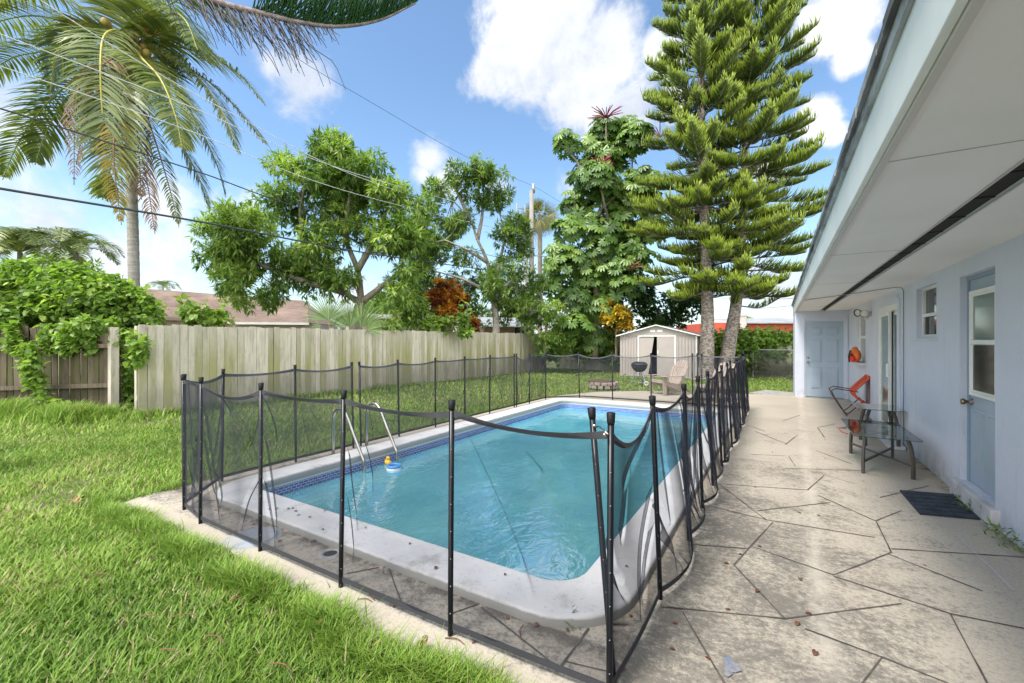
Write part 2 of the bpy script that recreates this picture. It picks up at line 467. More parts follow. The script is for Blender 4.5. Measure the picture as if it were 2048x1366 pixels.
# band of plaster under the nose, tile band and shell
def wallring(o, z0, z1):
    a = rrect(IX0 - o, IX1 + o, IY0 - o, IY1 + o, .24); n = len(a); m_ = MB()
    m_.add([(p[0], p[1], z0) for p in a] + [(p[0], p[1], z1) for p in a], [(k, (k + 1) % n, n + (k + 1) % n, n + k) for k in range(n)])
    return m_
m, t, b = newmat('pool_tile')
gn = t.node('ShaderNodeNewGeometry'); sp = t.node('ShaderNodeSeparateXYZ'); t.link(gn.outputs['Position'], sp.inputs[0])
cb = t.node('ShaderNodeCombineXYZ'); t.link(t.math('ADD', sp.outputs[0], sp.outputs[1]), cb.inputs[0]); t.link(sp.outputs[2], cb.inputs[1])
br = t.node('ShaderNodeTexBrick'); t.link(cb.outputs[0], br.inputs[0])
br.inputs['Color1'].default_value = (.05, .12, .40, 1); br.inputs['Color2'].default_value = (.012, .03, .16, 1); br.inputs['Mortar'].default_value = (.50, .56, .68, 1)
br.inputs['Scale'].default_value = 1; br.inputs['Mortar Size'].default_value = .0028; br.inputs['Brick Width'].default_value = .058; br.inputs['Row Height'].default_value = .029
br.inputs['Bias'].default_value = -.2; br.offset = .5
t.link(br.outputs[0], b.inputs['Base Color']); b.inputs['Roughness'].default_value = .15
TILE = m
wallring(.0, -.215, -.045).build('tile_band', TILE, pool)
wallring(-.004, -.046, -.0).build('plaster_lip', mat('lip_plaster', (.50, .55, .56), (.42, .48, .50), scale=3, rough=.7), pool)
sh_ = wallring(.01, -1.55, -.21); a_ = rrect(IX0 - .01, IX1 + .01, IY0 - .01, IY1 + .01, .24); b0 = len(sh_.v)
sh_.add([(p[0], p[1], -1.55) for p in a_], [tuple(range(len(a_)))])
# bench steps in the far left corner
sh_.bb(IX0, IX0 + .9, IY1 - .75, IY1, -1.5, -.42); sh_.bb(IX0 + .9, IX1, IY1 - .38, IY1, -1.5, -.55)
sh_.build('pool_shell', mat('pool_plaster', (.40, .78, .84), (.34, .70, .78), scale=1.2, rough=.6), pool)
m, t, b = newmat('pool_water')
for nn_ in list(t.n):
    if nn_.type == 'BSDF_PRINCIPLED': t.n.remove(nn_)
v1 = t.pos((1, .8, 1)); v2 = t.pos((1.3, .75, 1), (0, 0, R(32)))
hgt = t.math('ADD', t.math('MULTIPLY', t.noise(v1, 1.5, 2, .5, .8), 1.1), t.math('MULTIPLY', t.noise(v2, 5.5, 3, .55, 1.2), .42))
hgt = t.math('ADD', hgt, t.math('MULTIPLY', t.noise(v1, 16, 2, .5, .6), .06))
bn = t.node('ShaderNodeBump'); bn.inputs['Strength'].default_value = .34; bn.inputs['Distance'].default_value = .04; t.link(hgt, bn.inputs['Height'])
gl = t.node('ShaderNodeBsdfGlossy'); gl.inputs['Roughness'].default_value = .06; t.link(bn.outputs[0], gl.inputs['Normal'])
trn = t.node('ShaderNodeBsdfTransparent'); trn.inputs[0].default_value = (.18, .60, .78, 1)
df = t.node('ShaderNodeBsdfDiffuse'); t.put(df.inputs[0], t.mix(t.ramp(hgt, .55, 1.0), (.095, .43, .57), (.155, .55, .67))); t.link(bn.outputs[0], df.inputs['Normal'])
mx1 = t.node('ShaderNodeMixShader'); mx1.inputs[0].default_value = .78
t.link(trn.outputs[0], mx1.inputs[1]); t.link(df.outputs[0], mx1.inputs[2])
fr = t.node('ShaderNodeFresnel'); fr.inputs[0].default_value = 1.33; t.link(bn.outputs[0], fr.inputs['Normal'])
mx2 = t.node('ShaderNodeMixShader'); t.link(t.math('MULTIPLY', fr.outputs[0], .55), mx2.inputs[0]); t.link(mx1.outputs[0], mx2.inputs[1]); t.link(gl.outputs[0], mx2.inputs[2])
t.link(mx2.outputs[0], t.n['Material Output'].inputs[0])
wa = MB(); a_ = rrect(IX0, IX1, IY0, IY1, .24); wa.add([(p[0], p[1], -.135) for p in a_], [tuple(range(len(a_)))])
tag(wa.build('water', m), kind='structure')
WZ = -.135

# ------------------------------------------------------------------ our house
WX = 1.5
m, t, b = newmat('stucco_blue')
v_ = t.pos(); vz = t.pos((1, 1, .18))
c = t.mix(t.ramp(t.noise(v_, 1.3, 5), .3, .7), (.61, .645, .735), (.56, .595, .68))
c = t.mix(t.math('MULTIPLY', t.ramp(t.noise(vz, 9, 7, .7), .55, .75), .45), c, (.34, .375, .46))
sp = t.node('ShaderNodeSeparateXYZ'); t.link(v_, sp.inputs[0])
c = t.mix(t.math('MULTIPLY', t.math('MULTIPLY', t.ramp(sp.outputs[2], .35, .0), t.ramp(t.noise(v_, 6, 7), .4, .65)), .4), c, (.27, .25, .24))
t.put(b.inputs['Base Color'], c); b.inputs['Roughness'].default_value = .85
bn = t.node('ShaderNodeBump'); bn.inputs['Strength'].default_value = .5; bn.inputs['Distance'].default_value = .01
t.link(t.math('ADD', t.noise(v_, 45, 7, .7), t.noise(v_, 12, 4)), bn.inputs['Height']); t.link(bn.outputs[0], b.inputs['Normal'])
STUC = m
DOORB = mat('door_paint', (.34, .42, .50), (.31, .385, .46), scale=2.5, rough=.45, bump=.05)
SOFF = mat('soffit_paint', (.80, .775, .75), (.75, .725, .70), scale=.9, rough=.8, bump=.15, bscale=80, dark=(.36, .33, .30), dscale=1.7, dlo=.66, dhi=.74, damt=.5)
FASC = mat('fascia_paint', (.74, .765, .75), (.66, .69, .675), scale=1.4, rough=.6, dark=(.25, .27, .27), dscale=2.4, dlo=.66, dhi=.72)
m, t, b = newmat('window_glass_dark')
b.inputs['Base Color'].default_value = (.03, .035, .035, 1); b.inputs['Roughness'].default_value = .06
GLD = m
m, t, b = newmat('window_glass_light')
b.inputs['Base Color'].default_value = (.16, .22, .20, 1); b.inputs['Roughness'].default_value = .08
GLL = m
DARK = mat('dark_gap', (.012, .012, .012), rough=.9)

house = thing('house', (3.5, 9, 0), 'single storey pale blue stucco house with a deep white eave over the patio', 'house')
# main wall with openings, plane x = WX, thickness .2
openings = [(5.12, 5.95, .16, 2.13), (6.70, 7.54, 1.54, 2.17), (8.55, 10.05, .04, 2.08), (11.5, 12.6, 1.06, 2.16)]
wl = MB(); y = -4.0; ZT = 2.285
for (a0, a1, z0, z1) in openings:
    wl.bb(WX, WX + .2, y, a0, -.1, ZT)
    wl.bb(WX, WX + .2, a0, a1, -.1, z0)
    wl.bb(WX, WX + .2, a0, a1, z1, ZT)
    y = a1
wl.bb(WX, WX + .2, y, 14.07, -.1, ZT)
wl.build('wall', STUC, house)
wl = MB(); YE = 14.07
wl.bb(.34, .56, YE, YE + .2, -.1, ZT); wl.bb(.56, 1.42, YE, YE + .2, 2.04, ZT); wl.bb(1.42, 1.7, YE, YE + .2, -.1, ZT); wl.bb(.56, 1.42, YE, YE + .2, -.1, .005)
wl.bb(.34, .54, YE + .2, YE + 1.6, -.1, ZT); wl.bb(.54, 6, YE + 1.4, YE + 1.6, -.1, ZT)
wl.build('wall', STUC, house)
# floor and back inside, so that openings look into a dim room
wl = MB(); wl.bb(WX + .2, 6, -4, YE + .2, -.08, -.02); wl.bb(6, 6.2, -4, YE + 1.6, -.1, ZT); wl.bb(1.7, 6, -4.2, -4, -.1, ZT)
wl.build('interior', mat('interior_wall', (.42, .50, .50), rough=.8), house)
# eave: soffit in two boards with the open dark vent strip between them
sf = MB(); sf.bb(.36, .885, -4, YE + 1.6, 2.285, 2.30); sf.bb(1.0, 6, -4, YE + 1.6, 2.285, 2.31)
sf.build('soffit', SOFF, house)
sf = MB(); sf.bb(.885, 1.0, -4, YE - .1, 2.302, 2.315)
for k in range(40): sf.bb(.886, .999, -3.8 + k * .45, -3.77 + k * .45, 2.297, 2.302)
sf.build('soffit_vent', mat('vent_mesh', (.012, .010, .008), (.022, .017, .013), scale=14, rough=.9), house)
sf = MB(); sf.bb(.875, .885, -4, YE, 2.277, 2.2845); sf.bb(.995, 1.005, -4, YE, 2.277, 2.2845)
for yy in (2.45, 4.9, 7.35, 9.8, 12.2): sf.bb(.37, .873, yy, yy + .006, 2.2825, 2.2846)
sf.build('soffit_trim', mat('trim_grey', (.48, .46, .44), rough=.8), house)
sf = MB(); sf.bb(.335, .36, -4, YE + 1.7, 2.275, 2.52)
sf.build('fascia', FASC, house, bevel=.003)
sf = MB(); sf.bb(.361, .385, -4, YE + 1.6, 2.262, 2.2845)
sf.build('fascia_lip', mat('fascia_lip', (.55, .53, .51), rough=.8), house)
# roof: drip edge, ragged membrane, sloping deck
dr = MB(); dr.bb(.318, .334, -4, YE + 1.75, 2.505, 2.560)
dr.build('drip_edge', mat('drip_metal', (.42, .45, .46), (.20, .21, .22), scale=8, rough=.5, stretch=(1, .3, 1), dark=(.06, .06, .06), dscale=6, dlo=.5, dhi=.65), house)
rf = MB(); rf.add([(.30, -4, 2.562), (6.2, -4, 3.5), (6.2, YE + 1.75, 3.5), (.30, YE + 1.75, 2.562), (.30, -4, 2.60), (6.2, -4, 3.54), (6.2, YE + 1.75, 3.54), (.30, YE + 1.75, 2.60)],
       [(0, 3, 2, 1), (4, 5, 6, 7), (0, 1, 5, 4), (2, 3, 7, 6), (0, 4, 7, 3), (1, 2, 6, 5)])
yy = -4
while yy < YE + 1.7:      # torn edge pieces of roofing hanging over the drip edge
    L = random.uniform(.12, .5); d = random.uniform(.0, .022)
    if random.random() < .55: rf.bb(.300 - .004, .300, yy, yy + L, 2.562 - d, 2.598)
    yy += L + random.uniform(0, .15)
rf.build('roof', mat('roof_membrane', (.36, .38, .40), (.16, .165, .17), scale=5, rough=.8, stretch=(1, .35, 1), dark=(.05, .05, .05), dscale=3.5, dlo=.48, dhi=.62, bump=.3), house)
gb = MB(); gb.prism([(.36, 2.31), (6.2, 2.31), (6.2, 3.49), (.36, 2.56)], 'y', YE + 1.58, YE + 1.6); gb.build('gable_panel', FASC, house)
gb = MB(); gb.bb(.355, .36, YE + 1.6, YE + 1.7, 2.27, 2.28); 

def framed(name, x, y0, y1, z0, z1, w, parent, matr, depth=.04, mids=()):
    f_ = MB()
    f_.bb(x, x + depth, y0, y0 + w, z0, z1); f_.bb(x, x + depth, y1 - w, y1, z0, z1)
    f_.bb(x + .001, x + depth - .001, y0 + w, y1 - w, z0, z0 + w); f_.bb(x + .001, x + depth - .001, y0 + w, y1 - w, z1 - w, z1)
    for mz in mids: f_.bb(x - .004, x + depth - .002, y0 + w, y1 - w, mz - w * .6, mz + w * .6)
    return f_.build(name, matr, parent, bevel=.003)

# near back door: recessed leaf with a white framed sash window, knob and deadbolt
door = MB(); door.bb(1.565, 1.605, 5.16, 5.91, .165, 2.09)
dd = door.build('door', DOORB, house, bevel=.003)
pn = MB()
for (a0, a1, z0, z1) in ((5.22, 5.50, .32, .88), (5.57, 5.85, .32, .88)):
    pn.bb(1.561, 1.566, a0, a1, z0, z1); pn.bb(1.556, 1.562, a0 + .035, a1 - .035, z0 + .035, z1 - .035)
pn.build('panel', DOORB, dd, bevel=.003)
jb = MB(); jb.bb(1.55, 1.62, 5.12, 5.16, .16, 2.13); jb.bb(1.55, 1.62, 5.91, 5.95, .16, 2.13); jb.bb(1.55, 1.62, 5.16, 5.91, 2.09, 2.13)
jb.build('frame', mat('jamb_paint', (.24, .32, .40), rough=.5), dd)
wf = framed('window', 1.535, 5.22, 5.84, 1.00, 1.98, .035, dd, WHITE, .03, (1.50,))
framed('inner_frame', 1.545, 5.255, 5.805, 1.035, 1.945, .018, wf, WHITE, .02)
gp = MB(); gp.bb(1.552, 1.556, 5.26, 5.80, 1.53, 1.94); gp.build('pane', GLL, wf)
gp = MB(); gp.bb(1.549, 1.553, 5.26, 5.80, 1.04, 1.47); gp.build('pane', GLD, wf)
kn = MB(); kx = Matrix.Translation((1.565, 5.865, .93)) @ Matrix.Rotation(R(-90), 4, 'Y')
kn.lathe([(.0, 0), (.033, 0), (.033, .006), (.012, .010), (.011, .035), (.022, .045), (.030, .060), (.026, .078), (.0, .083)], n=20)
kn.build('knob', BRASS, dd, smooth=True, xf=kx)
kn = MB(); kn.lathe([(.0, 0), (.028, 0), (.028, .014), (.020, .020), (.0, .022)], n=20)
kn.build('deadbolt', BRASS, dd, smooth=True, xf=Matrix.Translation((1.565, 5.865, 1.10)) @ Matrix.Rotation(R(-90), 4, 'Y'))
stp = MB(); stp.bb(1.445, 1.60, 5.02, 6.03, -.05, .155)
stp.build('door_step', mat('step_concrete', (.58, .56, .56), (.46, .45, .45), scale=5, rough=.85, bump=.4, dark=(.2, .19, .18), dscale=6, dlo=.6, dhi=.7), house, bevel=.012)

# bathroom style sash window
wf = framed('window', 1.555, 6.70, 7.54, 1.54, 2.17, .03, house, WHITE, .05, (1.83,))
wf2 = framed('inner_frame', 1.548, 6.74, 7.50, 1.565, 1.83, .022, wf, WHITE, .02)
gp = MB(); gp.bb(1.585, 1.588, 6.73, 7.51, 1.57, 2.14); gp.build('pane', GLD, wf)
sl_ = MB(); sl_.bb(1.478, 1.56, 6.66, 7.58, 1.515, 1.539); sl_.build('sill', STUC, house, bevel=.006)

# sliding glass door with wide white frame
sd = MB(); sd.bb(1.49, 1.62, 8.55, 8.62, .04, 2.08); sd.bb(1.49, 1.62, 9.97, 10.05, .04, 2.08); sd.bb(1.49, 1.62, 8.62, 9.97, 1.98, 2.08); sd.bb(1.40, 1.62, 8.62, 9.97, .01, .07)
sdo = sd.build('sliding_door', WHITE, house, bevel=.004)
for (a0, a1, x) in ((9.22, 9.97, 1.50), (8.62, 9.32, 1.56)):
    s2 = framed('sash', x, a0, a1, .07, 1.98, .06, sdo, WHITE, .035)
    m_ = MB(); m_.bb(x + .015, x + .019, a0 + .06, a1 - .06, .13, 1.92); m_.build('pane', GLL if x < 1.53 else mat('pane_blue', (.17, .26, .29), rough=.08), s2)
m_ = MB(); m_.bb(1.468, 1.499, 9.245, 9.265, .92, 1.14); m_.build('handle', WHITE, sdo, bevel=.004)
tr_ = MB(); tr_.bb(1.484, 1.499, 10.05, 10.17, .02, 2.14); tr_.bb(1.484, 1.499, 8.43, 8.55, .02, 2.14); tr_.bb(1.485, 1.499, 8.55, 10.05, 2.081, 2.20)
tr_.build('door_trim', STUC, house, bevel=.004)
m_ = MB(); m_.add([(1.30, 8.0, .02), (1.48, 8.0, .045), (1.48, 9.3, .045), (1.30, 9.3, .02), (1.30, 8.0, .0), (1.48, 8.0, .0), (1.48, 9.3, .0), (1.30, 9.3, .0)],
       [(0, 1, 2, 3), (0, 4, 5, 1), (3, 2, 6, 7), (0, 3, 7, 4)]); 
tp = m_.build('threshold_plate', mat('plate_white', (.74, .74, .76), (.60, .60, .62), scale=9, rough=.5), house)

# far window with protruding sill
wf = framed('window', 1.53, 11.5, 12.6, 1.06, 2.16, .05, house, WHITE, .05, (1.58,))
gp = MB(); gp.bb(1.56, 1.563, 11.55, 12.55, 1.1, 2.12); gp.build('pane', mat('blind_pane', (.34, .34, .33), rough=.25), wf)
sl_ = MB(); sl_.bb(1.36, 1.50, 11.35, 12.7, 1.0, 1.05); sl_.build('sill', mat('sill_paint', (.55, .55, .56), rough=.7), house, bevel=.006)

# door in the far end wall, six raised panels
dd = MB(); dd.bb(.585, 1.395, YE + .02, YE + .06, .02, 2.01)
do = dd.build('door', mat('far_door_paint', (.37, .45, .53), (.34, .42, .50), scale=2, rough=.5), house, bevel=.003)
pn = MB()
for (a0, a1) in ((.69, .94), (1.04, 1.29)):
    for (z0, z1) in ((.24, .80), (.94, 1.54), (1.66, 1.86)):
        pn.bb(a0, a1, YE + .010, YE + .021, z0, z1); pn.bb(a0 + .03, a1 - .03, YE - .004, YE + .011, z0 + .03, z1 - .03)
pn.build('panel', MATS['far_door_paint'], do, bevel=.005)
cs = MB(); cs.bb(.50, .56, YE - .02, YE + .0, .0, 2.10); cs.bb(1.42, 1.48, YE - .02, YE, .0, 2.10); cs.bb(.56, 1.42, YE - .02, YE, 2.04, 2.10)
cs.bb(.56, .585, YE + .0, YE + .05, .005, 2.04); cs.bb(1.395, 1.42, YE, YE + .05, .005, 2.04); cs.bb(.585, 1.395, YE, YE + .05, 2.012, 2.04)
cs.build('casing', MATS['stucco_blue'], do, bevel=.004)
for z_ in (.93, 1.07):
    kn = MB(); kn.lathe([(.0, 0), (.030, 0), (.030, .008), (.012, .012), (.012, .035), (.026, .045), (.028, .06), (.0, .075)] if z_ < 1 else [(0, 0), (.027, 0), (.027, .018), (0, .02)], n=16)
    kn.build('knob' if z_ < 1 else 'deadbolt', STEEL, do, smooth=True, xf=Matrix.Translation((.64, YE + .02, z_)) @ Matrix.Rotation(R(90), 4, 'X'))
m_ = MB(); m_.bb(.55, 1.43, YE - .10, YE - .022, -.02, .012); m_.build('threshold', mat('thresh', (.40, .38, .33), (.3, .29, .24), scale=8, rough=.9), house)
# conduit along wall and soffit
m_ = MB(); m_.tube([(1.488, 8.18, .0), (1.488, 8.18, 2.22), (1.47, 8.20, 2.262), (1.40, 8.25, 2.274), (1.0, 8.9, 2.268), (.40, 10.0, 2.272)], .006, 8)
m_.build('conduit', mat('conduit_paint', (.24, .25, .28), rough=.5), house, smooth=True)
# security flood light: two round heads and a sensor on a wall box
LM = mat('lamp_white', (.62, .60, .57), rough=.4)
fl = MB(); fl.lathe([(0, 0), (.055, 0), (.055, .03), (.0, .04)], n=20)
flo = fl.build('floodlight', LM, house, smooth=True, xf=Matrix.Translation((1.50, 10.85, 2.02)) @ Matrix.Rotation(R(-90), 4, 'Y'))
for (dx, dy, dz, dirn) in ((-.17, .16, .04, (-.75, -.62, -.15)), (-.10, -.08, .02, (-.2, .85, -.5))):
    c_ = Vector((1.50 + dx, 10.85 + dy, 2.02 + dz)); q = Vector(dirn).normalized().to_track_quat('Z', 'Y').to_matrix().to_4x4()
    h_ = MB(); h_.lathe([(0, -.075), (.03, -.07), (.055, -.03), (.072, .02), (.076, .03), (.070, .03), (.066, .022), (0, .022)], n=24)
    ho = h_.build('lamp_head', LM, flo, smooth=True, xf=Matrix.Translation(c_) @ q)
    h_ = MB(); h_.lathe([(.060, .0235), (.075, .0235), (.077, .034), (.066, .034)], n=24, close=True); h_.build('rim', BLACKP, ho, smooth=True, xf=Matrix.Translation(c_) @ q)
    h_ = MB(); h_.tube([(1.48, 10.85, 2.02), c_.lerp(Vector((1.48, 10.85, 2.02)), .3)], .012, 8); h_.build('arm', BLACKP, ho)
h_ = MB(); h_.box((1.43, 10.84, 1.955), (.06, .055, .07)); h_.build('sensor', LM, flo, bevel=.01)

# ------------------------------------------------------------------ things on the patio
# life jackets on the far sill
ORA = mat('orange_cloth', (.78, .20, .03), (.70, .13, .02), scale=9, rough=.6)
lj = thing('life_jacket', (1.40, 11.8, 1.05), 'orange and yellow child life jacket with black straps bundled on the far window sill', 'life jacket')
b_ = MB(); b_.ball((1.37, 11.88, 1.20), .15, 16, 12, (.62, 1.0, 1.0)); b_.ball((1.37, 11.66, 1.19), .13, 16, 12, (.65, .9, 1.05)); b_.ball((1.36, 11.78, 1.30), .10, 14, 10, (.6, 1.1, .8))
o = b_.build('foam_body', ORA, lj, smooth=True)
b_ = MB(); b_.ball((1.30, 11.60, 1.13), .085, 14, 10, (.55, 1, .9)); b_.build('red_pouch', mat('red_cloth', (.72, .03, .03), rough=.6), lj, smooth=True)
b_ = MB(); b_.tube(spline([(1.29, 12.04, 1.14), (1.265, 11.88, 1.17), (1.255, 11.73, 1.19), (1.28, 11.54, 1.22)], 12), .018, 6); b_.tube(spline([(1.27, 11.80, 1.05), (1.255, 11.76, 1.16), (1.28, 11.73, 1.30)], 10), .014, 6)
b_.build('strap', BLACKP, lj, smooth=True)
b_ = MB(); b_.ball((1.31, 12.02, 1.14), .05, 12, 8, (.5, 1, .8)); b_.build('yellow_panel', mat('yellow_cloth', (.80, .50, .05), rough=.6), lj, smooth=True)

# tipped red sling chair with black sled frame, lying against the wall
ch = thing('sling_chair', (1.2, 11.2, 0), 'red sling patio chair with thin black tube frame tipped on its back by the wall', 'chair')
def cp_(u, v, Y0):
    t_ = (u - CX) / FPX; k_ = Y0 / (t_ * ST + CT); return (k_ * (t_ * CT - ST), CH + (HY - v) / FPX * k_)
Zc = 10.95; yb = 10.95
prof_or = [cp_(1741, 754, Zc), cp_(1712, 779, Zc), cp_(1709, 787, Zc), cp_(1714, 795, Zc), cp_(1738, 813, Zc)]
W_ = .50
path = spline([(p[0], 0, p[1]) for p in prof_or], 26)
def shell(mb, pts, y0, y1, th, sag=.02, nseg=8):
    b0 = len(mb.v); n = len(pts)
    for side in (0, 1):
        for i, p in enumerate(pts):
            tn = (pts[min(i + 1, n - 1)] - pts[max(i - 1, 0)]).normalized(); nr = Vector((tn.z, 0, -tn.x))
            for k in range(nseg + 1):
                s_ = k / nseg; q = p + nr * ((side - .5) * th - sag * math.sin(math.pi * s_))
                mb.v.append((q.x, y0 + (y1 - y0) * s_, q.z))
    m_ = nseg + 1
    for side in (0, 1):
        o_ = b0 + side * n * m_
        for i in range(n - 1):
            for k in range(nseg): mb.f.append((o_ + i * m_ + k, o_ + i * m_ + k + 1, o_ + (i + 1) * m_ + k + 1, o_ + (i + 1) * m_ + k))
    for i in range(n - 1):
        for k in (0, nseg):
            mb.f.append((b0 + i * m_ + k, b0 + (i + 1) * m_ + k, b0 + n * m_ + (i + 1) * m_ + k, b0 + n * m_ + i * m_ + k))
    for i in (0, n - 1):
        for k in range(nseg): mb.f.append((b0 + i * m_ + k, b0 + i * m_ + k + 1, b0 + n * m_ + i * m_ + k + 1, b0 + n * m_ + i * m_ + k))
xo = -.02
b_ = MB(); shell(b_, path, yb, yb + W_, .012)
b_.build('sling', mat('red_sling', (.62, .085, .03), (.52, .05, .02), scale=7, rough=.6), ch, smooth=True)
b_ = MB()
for yy in (yb, yb + W_): b_.tube([Vector((p.x, yy, p.z)) for p in path], .022, 8)
b_.tube([(path[0].x, yb, path[0].z), (path[0].x, yb + W_, path[0].z)], .022, 8)
b_.build('padded_rail', mat('red_rail', (.66, .11, .035), (.50, .05, .02), scale=6, rough=.5), ch, smooth=True)
loop = [cp_(1716, 784, Zc), cp_(1672, 777, Zc), cp_(1663, 781, Zc), cp_(1668, 793, Zc), cp_(1688, 823, Zc), cp_(1694, 828, Zc), cp_(1701, 824, Zc), cp_(1728, 801, Zc)]
b_ = MB()
for yy in (yb - .01, yb + W_ + .01): b_.tube([Vector((p[0], yy, max(p[1], .012))) for p in loop], .010, 8)
b_.tube([(loop[5][0], yb - .01, .014), (loop[5][0], yb + W_ + .01, .014)], .009, 8)
b_.build('sled_frame', mat('frame_black', (.02, .015, .015), (.10, .03, .02), scale=12, rough=.4), ch, smooth=True)
b_ = MB()
for yy in (yb + .03,): b_.tube([(path[0].x, yy, path[0].z), (path[-1].x + .03, yy, path[-1].z)], .016, 8)
b_.build('back_tube', mat('tube_maroon', (.08, .02, .02), rough=.4), ch, smooth=True)

# glass topped side tables
m, t, b = newmat('table_glass')
for q in list(t.n):
    if q.type == 'BSDF_PRINCIPLED': t.n.remove(q)
gl = t.node('ShaderNodeBsdfGlossy'); gl.inputs['Roughness'].default_value = .05
trn = t.node('ShaderNodeBsdfTransparent'); trn.inputs[0].default_value = (.62, .68, .66, 1)
fr = t.node('ShaderNodeFresnel'); fr.inputs[0].default_value = 1.52
mx = t.node('ShaderNodeMixShader'); t.link(fr.outputs[0], mx.inputs[0]); t.link(trn.outputs[0], mx.inputs[1]); t.link(gl.outputs[0], mx.inputs[2])
t.link(mx.outputs[0], t.n['Material Output'].inputs[0]); TGL = m
def side_table(x0, x1, y0, y1, h, label):
    tb = thing('side_table', ((x0 + x1) / 2, (y0 + y1) / 2, 0), label, 'side table', 'glass side tables by the wall')
    m_ = MB(); n_ = rrect(x0, x1, y0, y1, .03, 4); k = len(n_)
    m_.add([(p[0], p[1], h) for p in n_] + [(p[0], p[1], h - .008) for p in n_], [tuple(range(k)), tuple(reversed(range(k, 2 * k)))]); m_.build('glass_top', TGL, tb)
    m_ = MB(); m_.add([(p[0], p[1], h) for p in n_] + [(p[0], p[1], h - .008) for p in n_], [(i, (i + 1) % k, k + (i + 1) % k, k + i) for i in range(k)])
    m_.build('glass_edge', mat('glass_edge', (.04, .10, .08), rough=.1), tb)
    lx0, lx1, ly0, ly1 = x0 + .10, x1 - .06, y0 + .14, y1 - .10
    cx_, cy_ = (lx0 + lx1) / 2, (ly0 + ly1) / 2
    for (lx, ly) in ((lx0, ly0), (lx1, ly0), (lx0, ly1), (lx1, ly1)):
        o_ = Vector((lx, ly, 0)); inn = (Vector((cx_, cy_, 0)) - o_).normalized()
        pts = [o_, o_ + Vector((0, 0, h * .35)), o_ + inn * .015 + Vector((0, 0, h * .6)), o_ + inn * .05 + Vector((0, 0, h * .82)), o_ + inn * .10 + Vector((0, 0, h - .012))]
        m_ = MB(); pts = spline(pts, 12)
        for i in range(11): m_.bar(pts[i], pts[i + 1] + (pts[i + 1] - pts[i]) * .08, .024, .038)
        m_.build('leg', BROWNM, tb)
    m_ = MB()
    m_.bar((lx0, ly0, h * .30), (lx1, ly1, h * .30), .018, .022); m_.bar((lx1, ly0, h * .30 + .004), (lx0, ly1, h * .30 + .004), .018, .022)
    m_.build('cross_brace', BROWNM, tb)
side_table(.71, 1.30, 6.23, 7.50, .445, 'nearer glass topped side table with curved dark metal legs')
side_table(.95, 1.47, 7.90, 8.60, .545, 'farther glass topped side table partly behind the other one')
pg = thing('spare_glass', (.85, 7.7, 0), 'thin glass sheet with a worn reddish edge leaning under the tables', 'glass sheet')
m_ = MB(); m_.add([(.62, 6.95, .40), (.70, 6.85, .415), (1.16, 7.15, .415), (1.12, 7.72, .40)], [(0, 1, 2, 3)])
pgo = m_.build('sheet', TGL, pg)
m_ = MB(); m_.tube([(.62, 6.95, .40), (.70, 6.85, .415)], .005, 6); m_.tube([(.64, 6.90, .39), (.66, 6.80, .375), (.71, 6.74, .37)], .006, 6); m_.build('edge_trim', mat('trim_red', (.32, .05, .05), rough=.4), pg)

# door mat
dm = MB(); cor = [G(1799, 980, .012), G(1840, 1027, .012), G(1990, 1047, .012), G(1940, 991, .012)]
e1, e2 = cor[3] - cor[0], cor[1] - cor[0]; oo = cor[0]; e1 = e1 * .93
NR, NC = 6, 8
dmo = thing('door_mat', (cor[0] + cor[2]) / 2, 'black rubber door mat of small tiles in front of the near door step', 'door mat')
dm.add([oo, oo + e1, oo + e1 + e2, oo + e2] + [p - Vector((0, 0, .010)) for p in (oo, oo + e1, oo + e1 + e2, oo + e2)], [(0, 1, 2, 3), (0, 4, 5, 1), (1, 5, 6, 2), (2, 6, 7, 3), (3, 7, 4, 0)])
dm.build('base', mat('mat_rubber', (.02, .025, .035), (.045, .055, .075), scale=9, rough=.75, bump=.6, bscale=120), dmo)
dm = MB()
for i in range(NR):
    for j in range(NC):
        a_, b2, c_, d_ = (i + .06) / NR, (i + .94) / NR, (j + .06) / NC, (j + .94) / NC
        q = [oo + e2 * a_ + e1 * c_, oo + e2 * a_ + e1 * d_, oo + e2 * b2 + e1 * d_, oo + e2 * b2 + e1 * c_]
        dm.add(q + [p + Vector((0, 0, .004)) for p in q], [(4, 5, 6, 7), (0, 1, 5, 4), (1, 2, 6, 5), (2, 3, 7, 6), (3, 0, 4, 7)])
dm.build('tiles', MATS['mat_rubber'], dmo)

# skimmer lid and floor drain beside the pool
def disc(name, c, prof, m_, label, cat):
    o_ = MB().lathe(prof, (0, 0, 0), 32).build(name, m_, None, smooth=True); o_.location = c
    return tag(o_, label, cat)
LID = mat('lid_plastic', (.30, .33, .38), (.36, .34, .31), scale=7, rough=.7, dark=(.16, .15, .14), dscale=9)
disc('skimmer_lid', G(505, 1076), [(0, .014), (.155, .014), (.165, .011), (.168, .0), (.20, .004), (.205, .0)], LID, 'round pale grey skimmer lid in the concrete near the left pool corner', 'skimmer lid')
do_ = disc('deck_drain', G(661, 1108), [(.045, -.02), (.048, .008), (.075, .010), (.082, .002), (.084, 0)], mat('drain_ring', (.40, .39, .38), (.30, .28, .27), scale=12, rough=.7), 'small round open deck drain with a grey ring beside the pool coping', 'drain')
o_ = MB().lathe([(0, .003), (.047, .003)], (0, 0, 0), 24).build('hole', DARK, do_); o_.matrix_parent_inverse = Matrix()

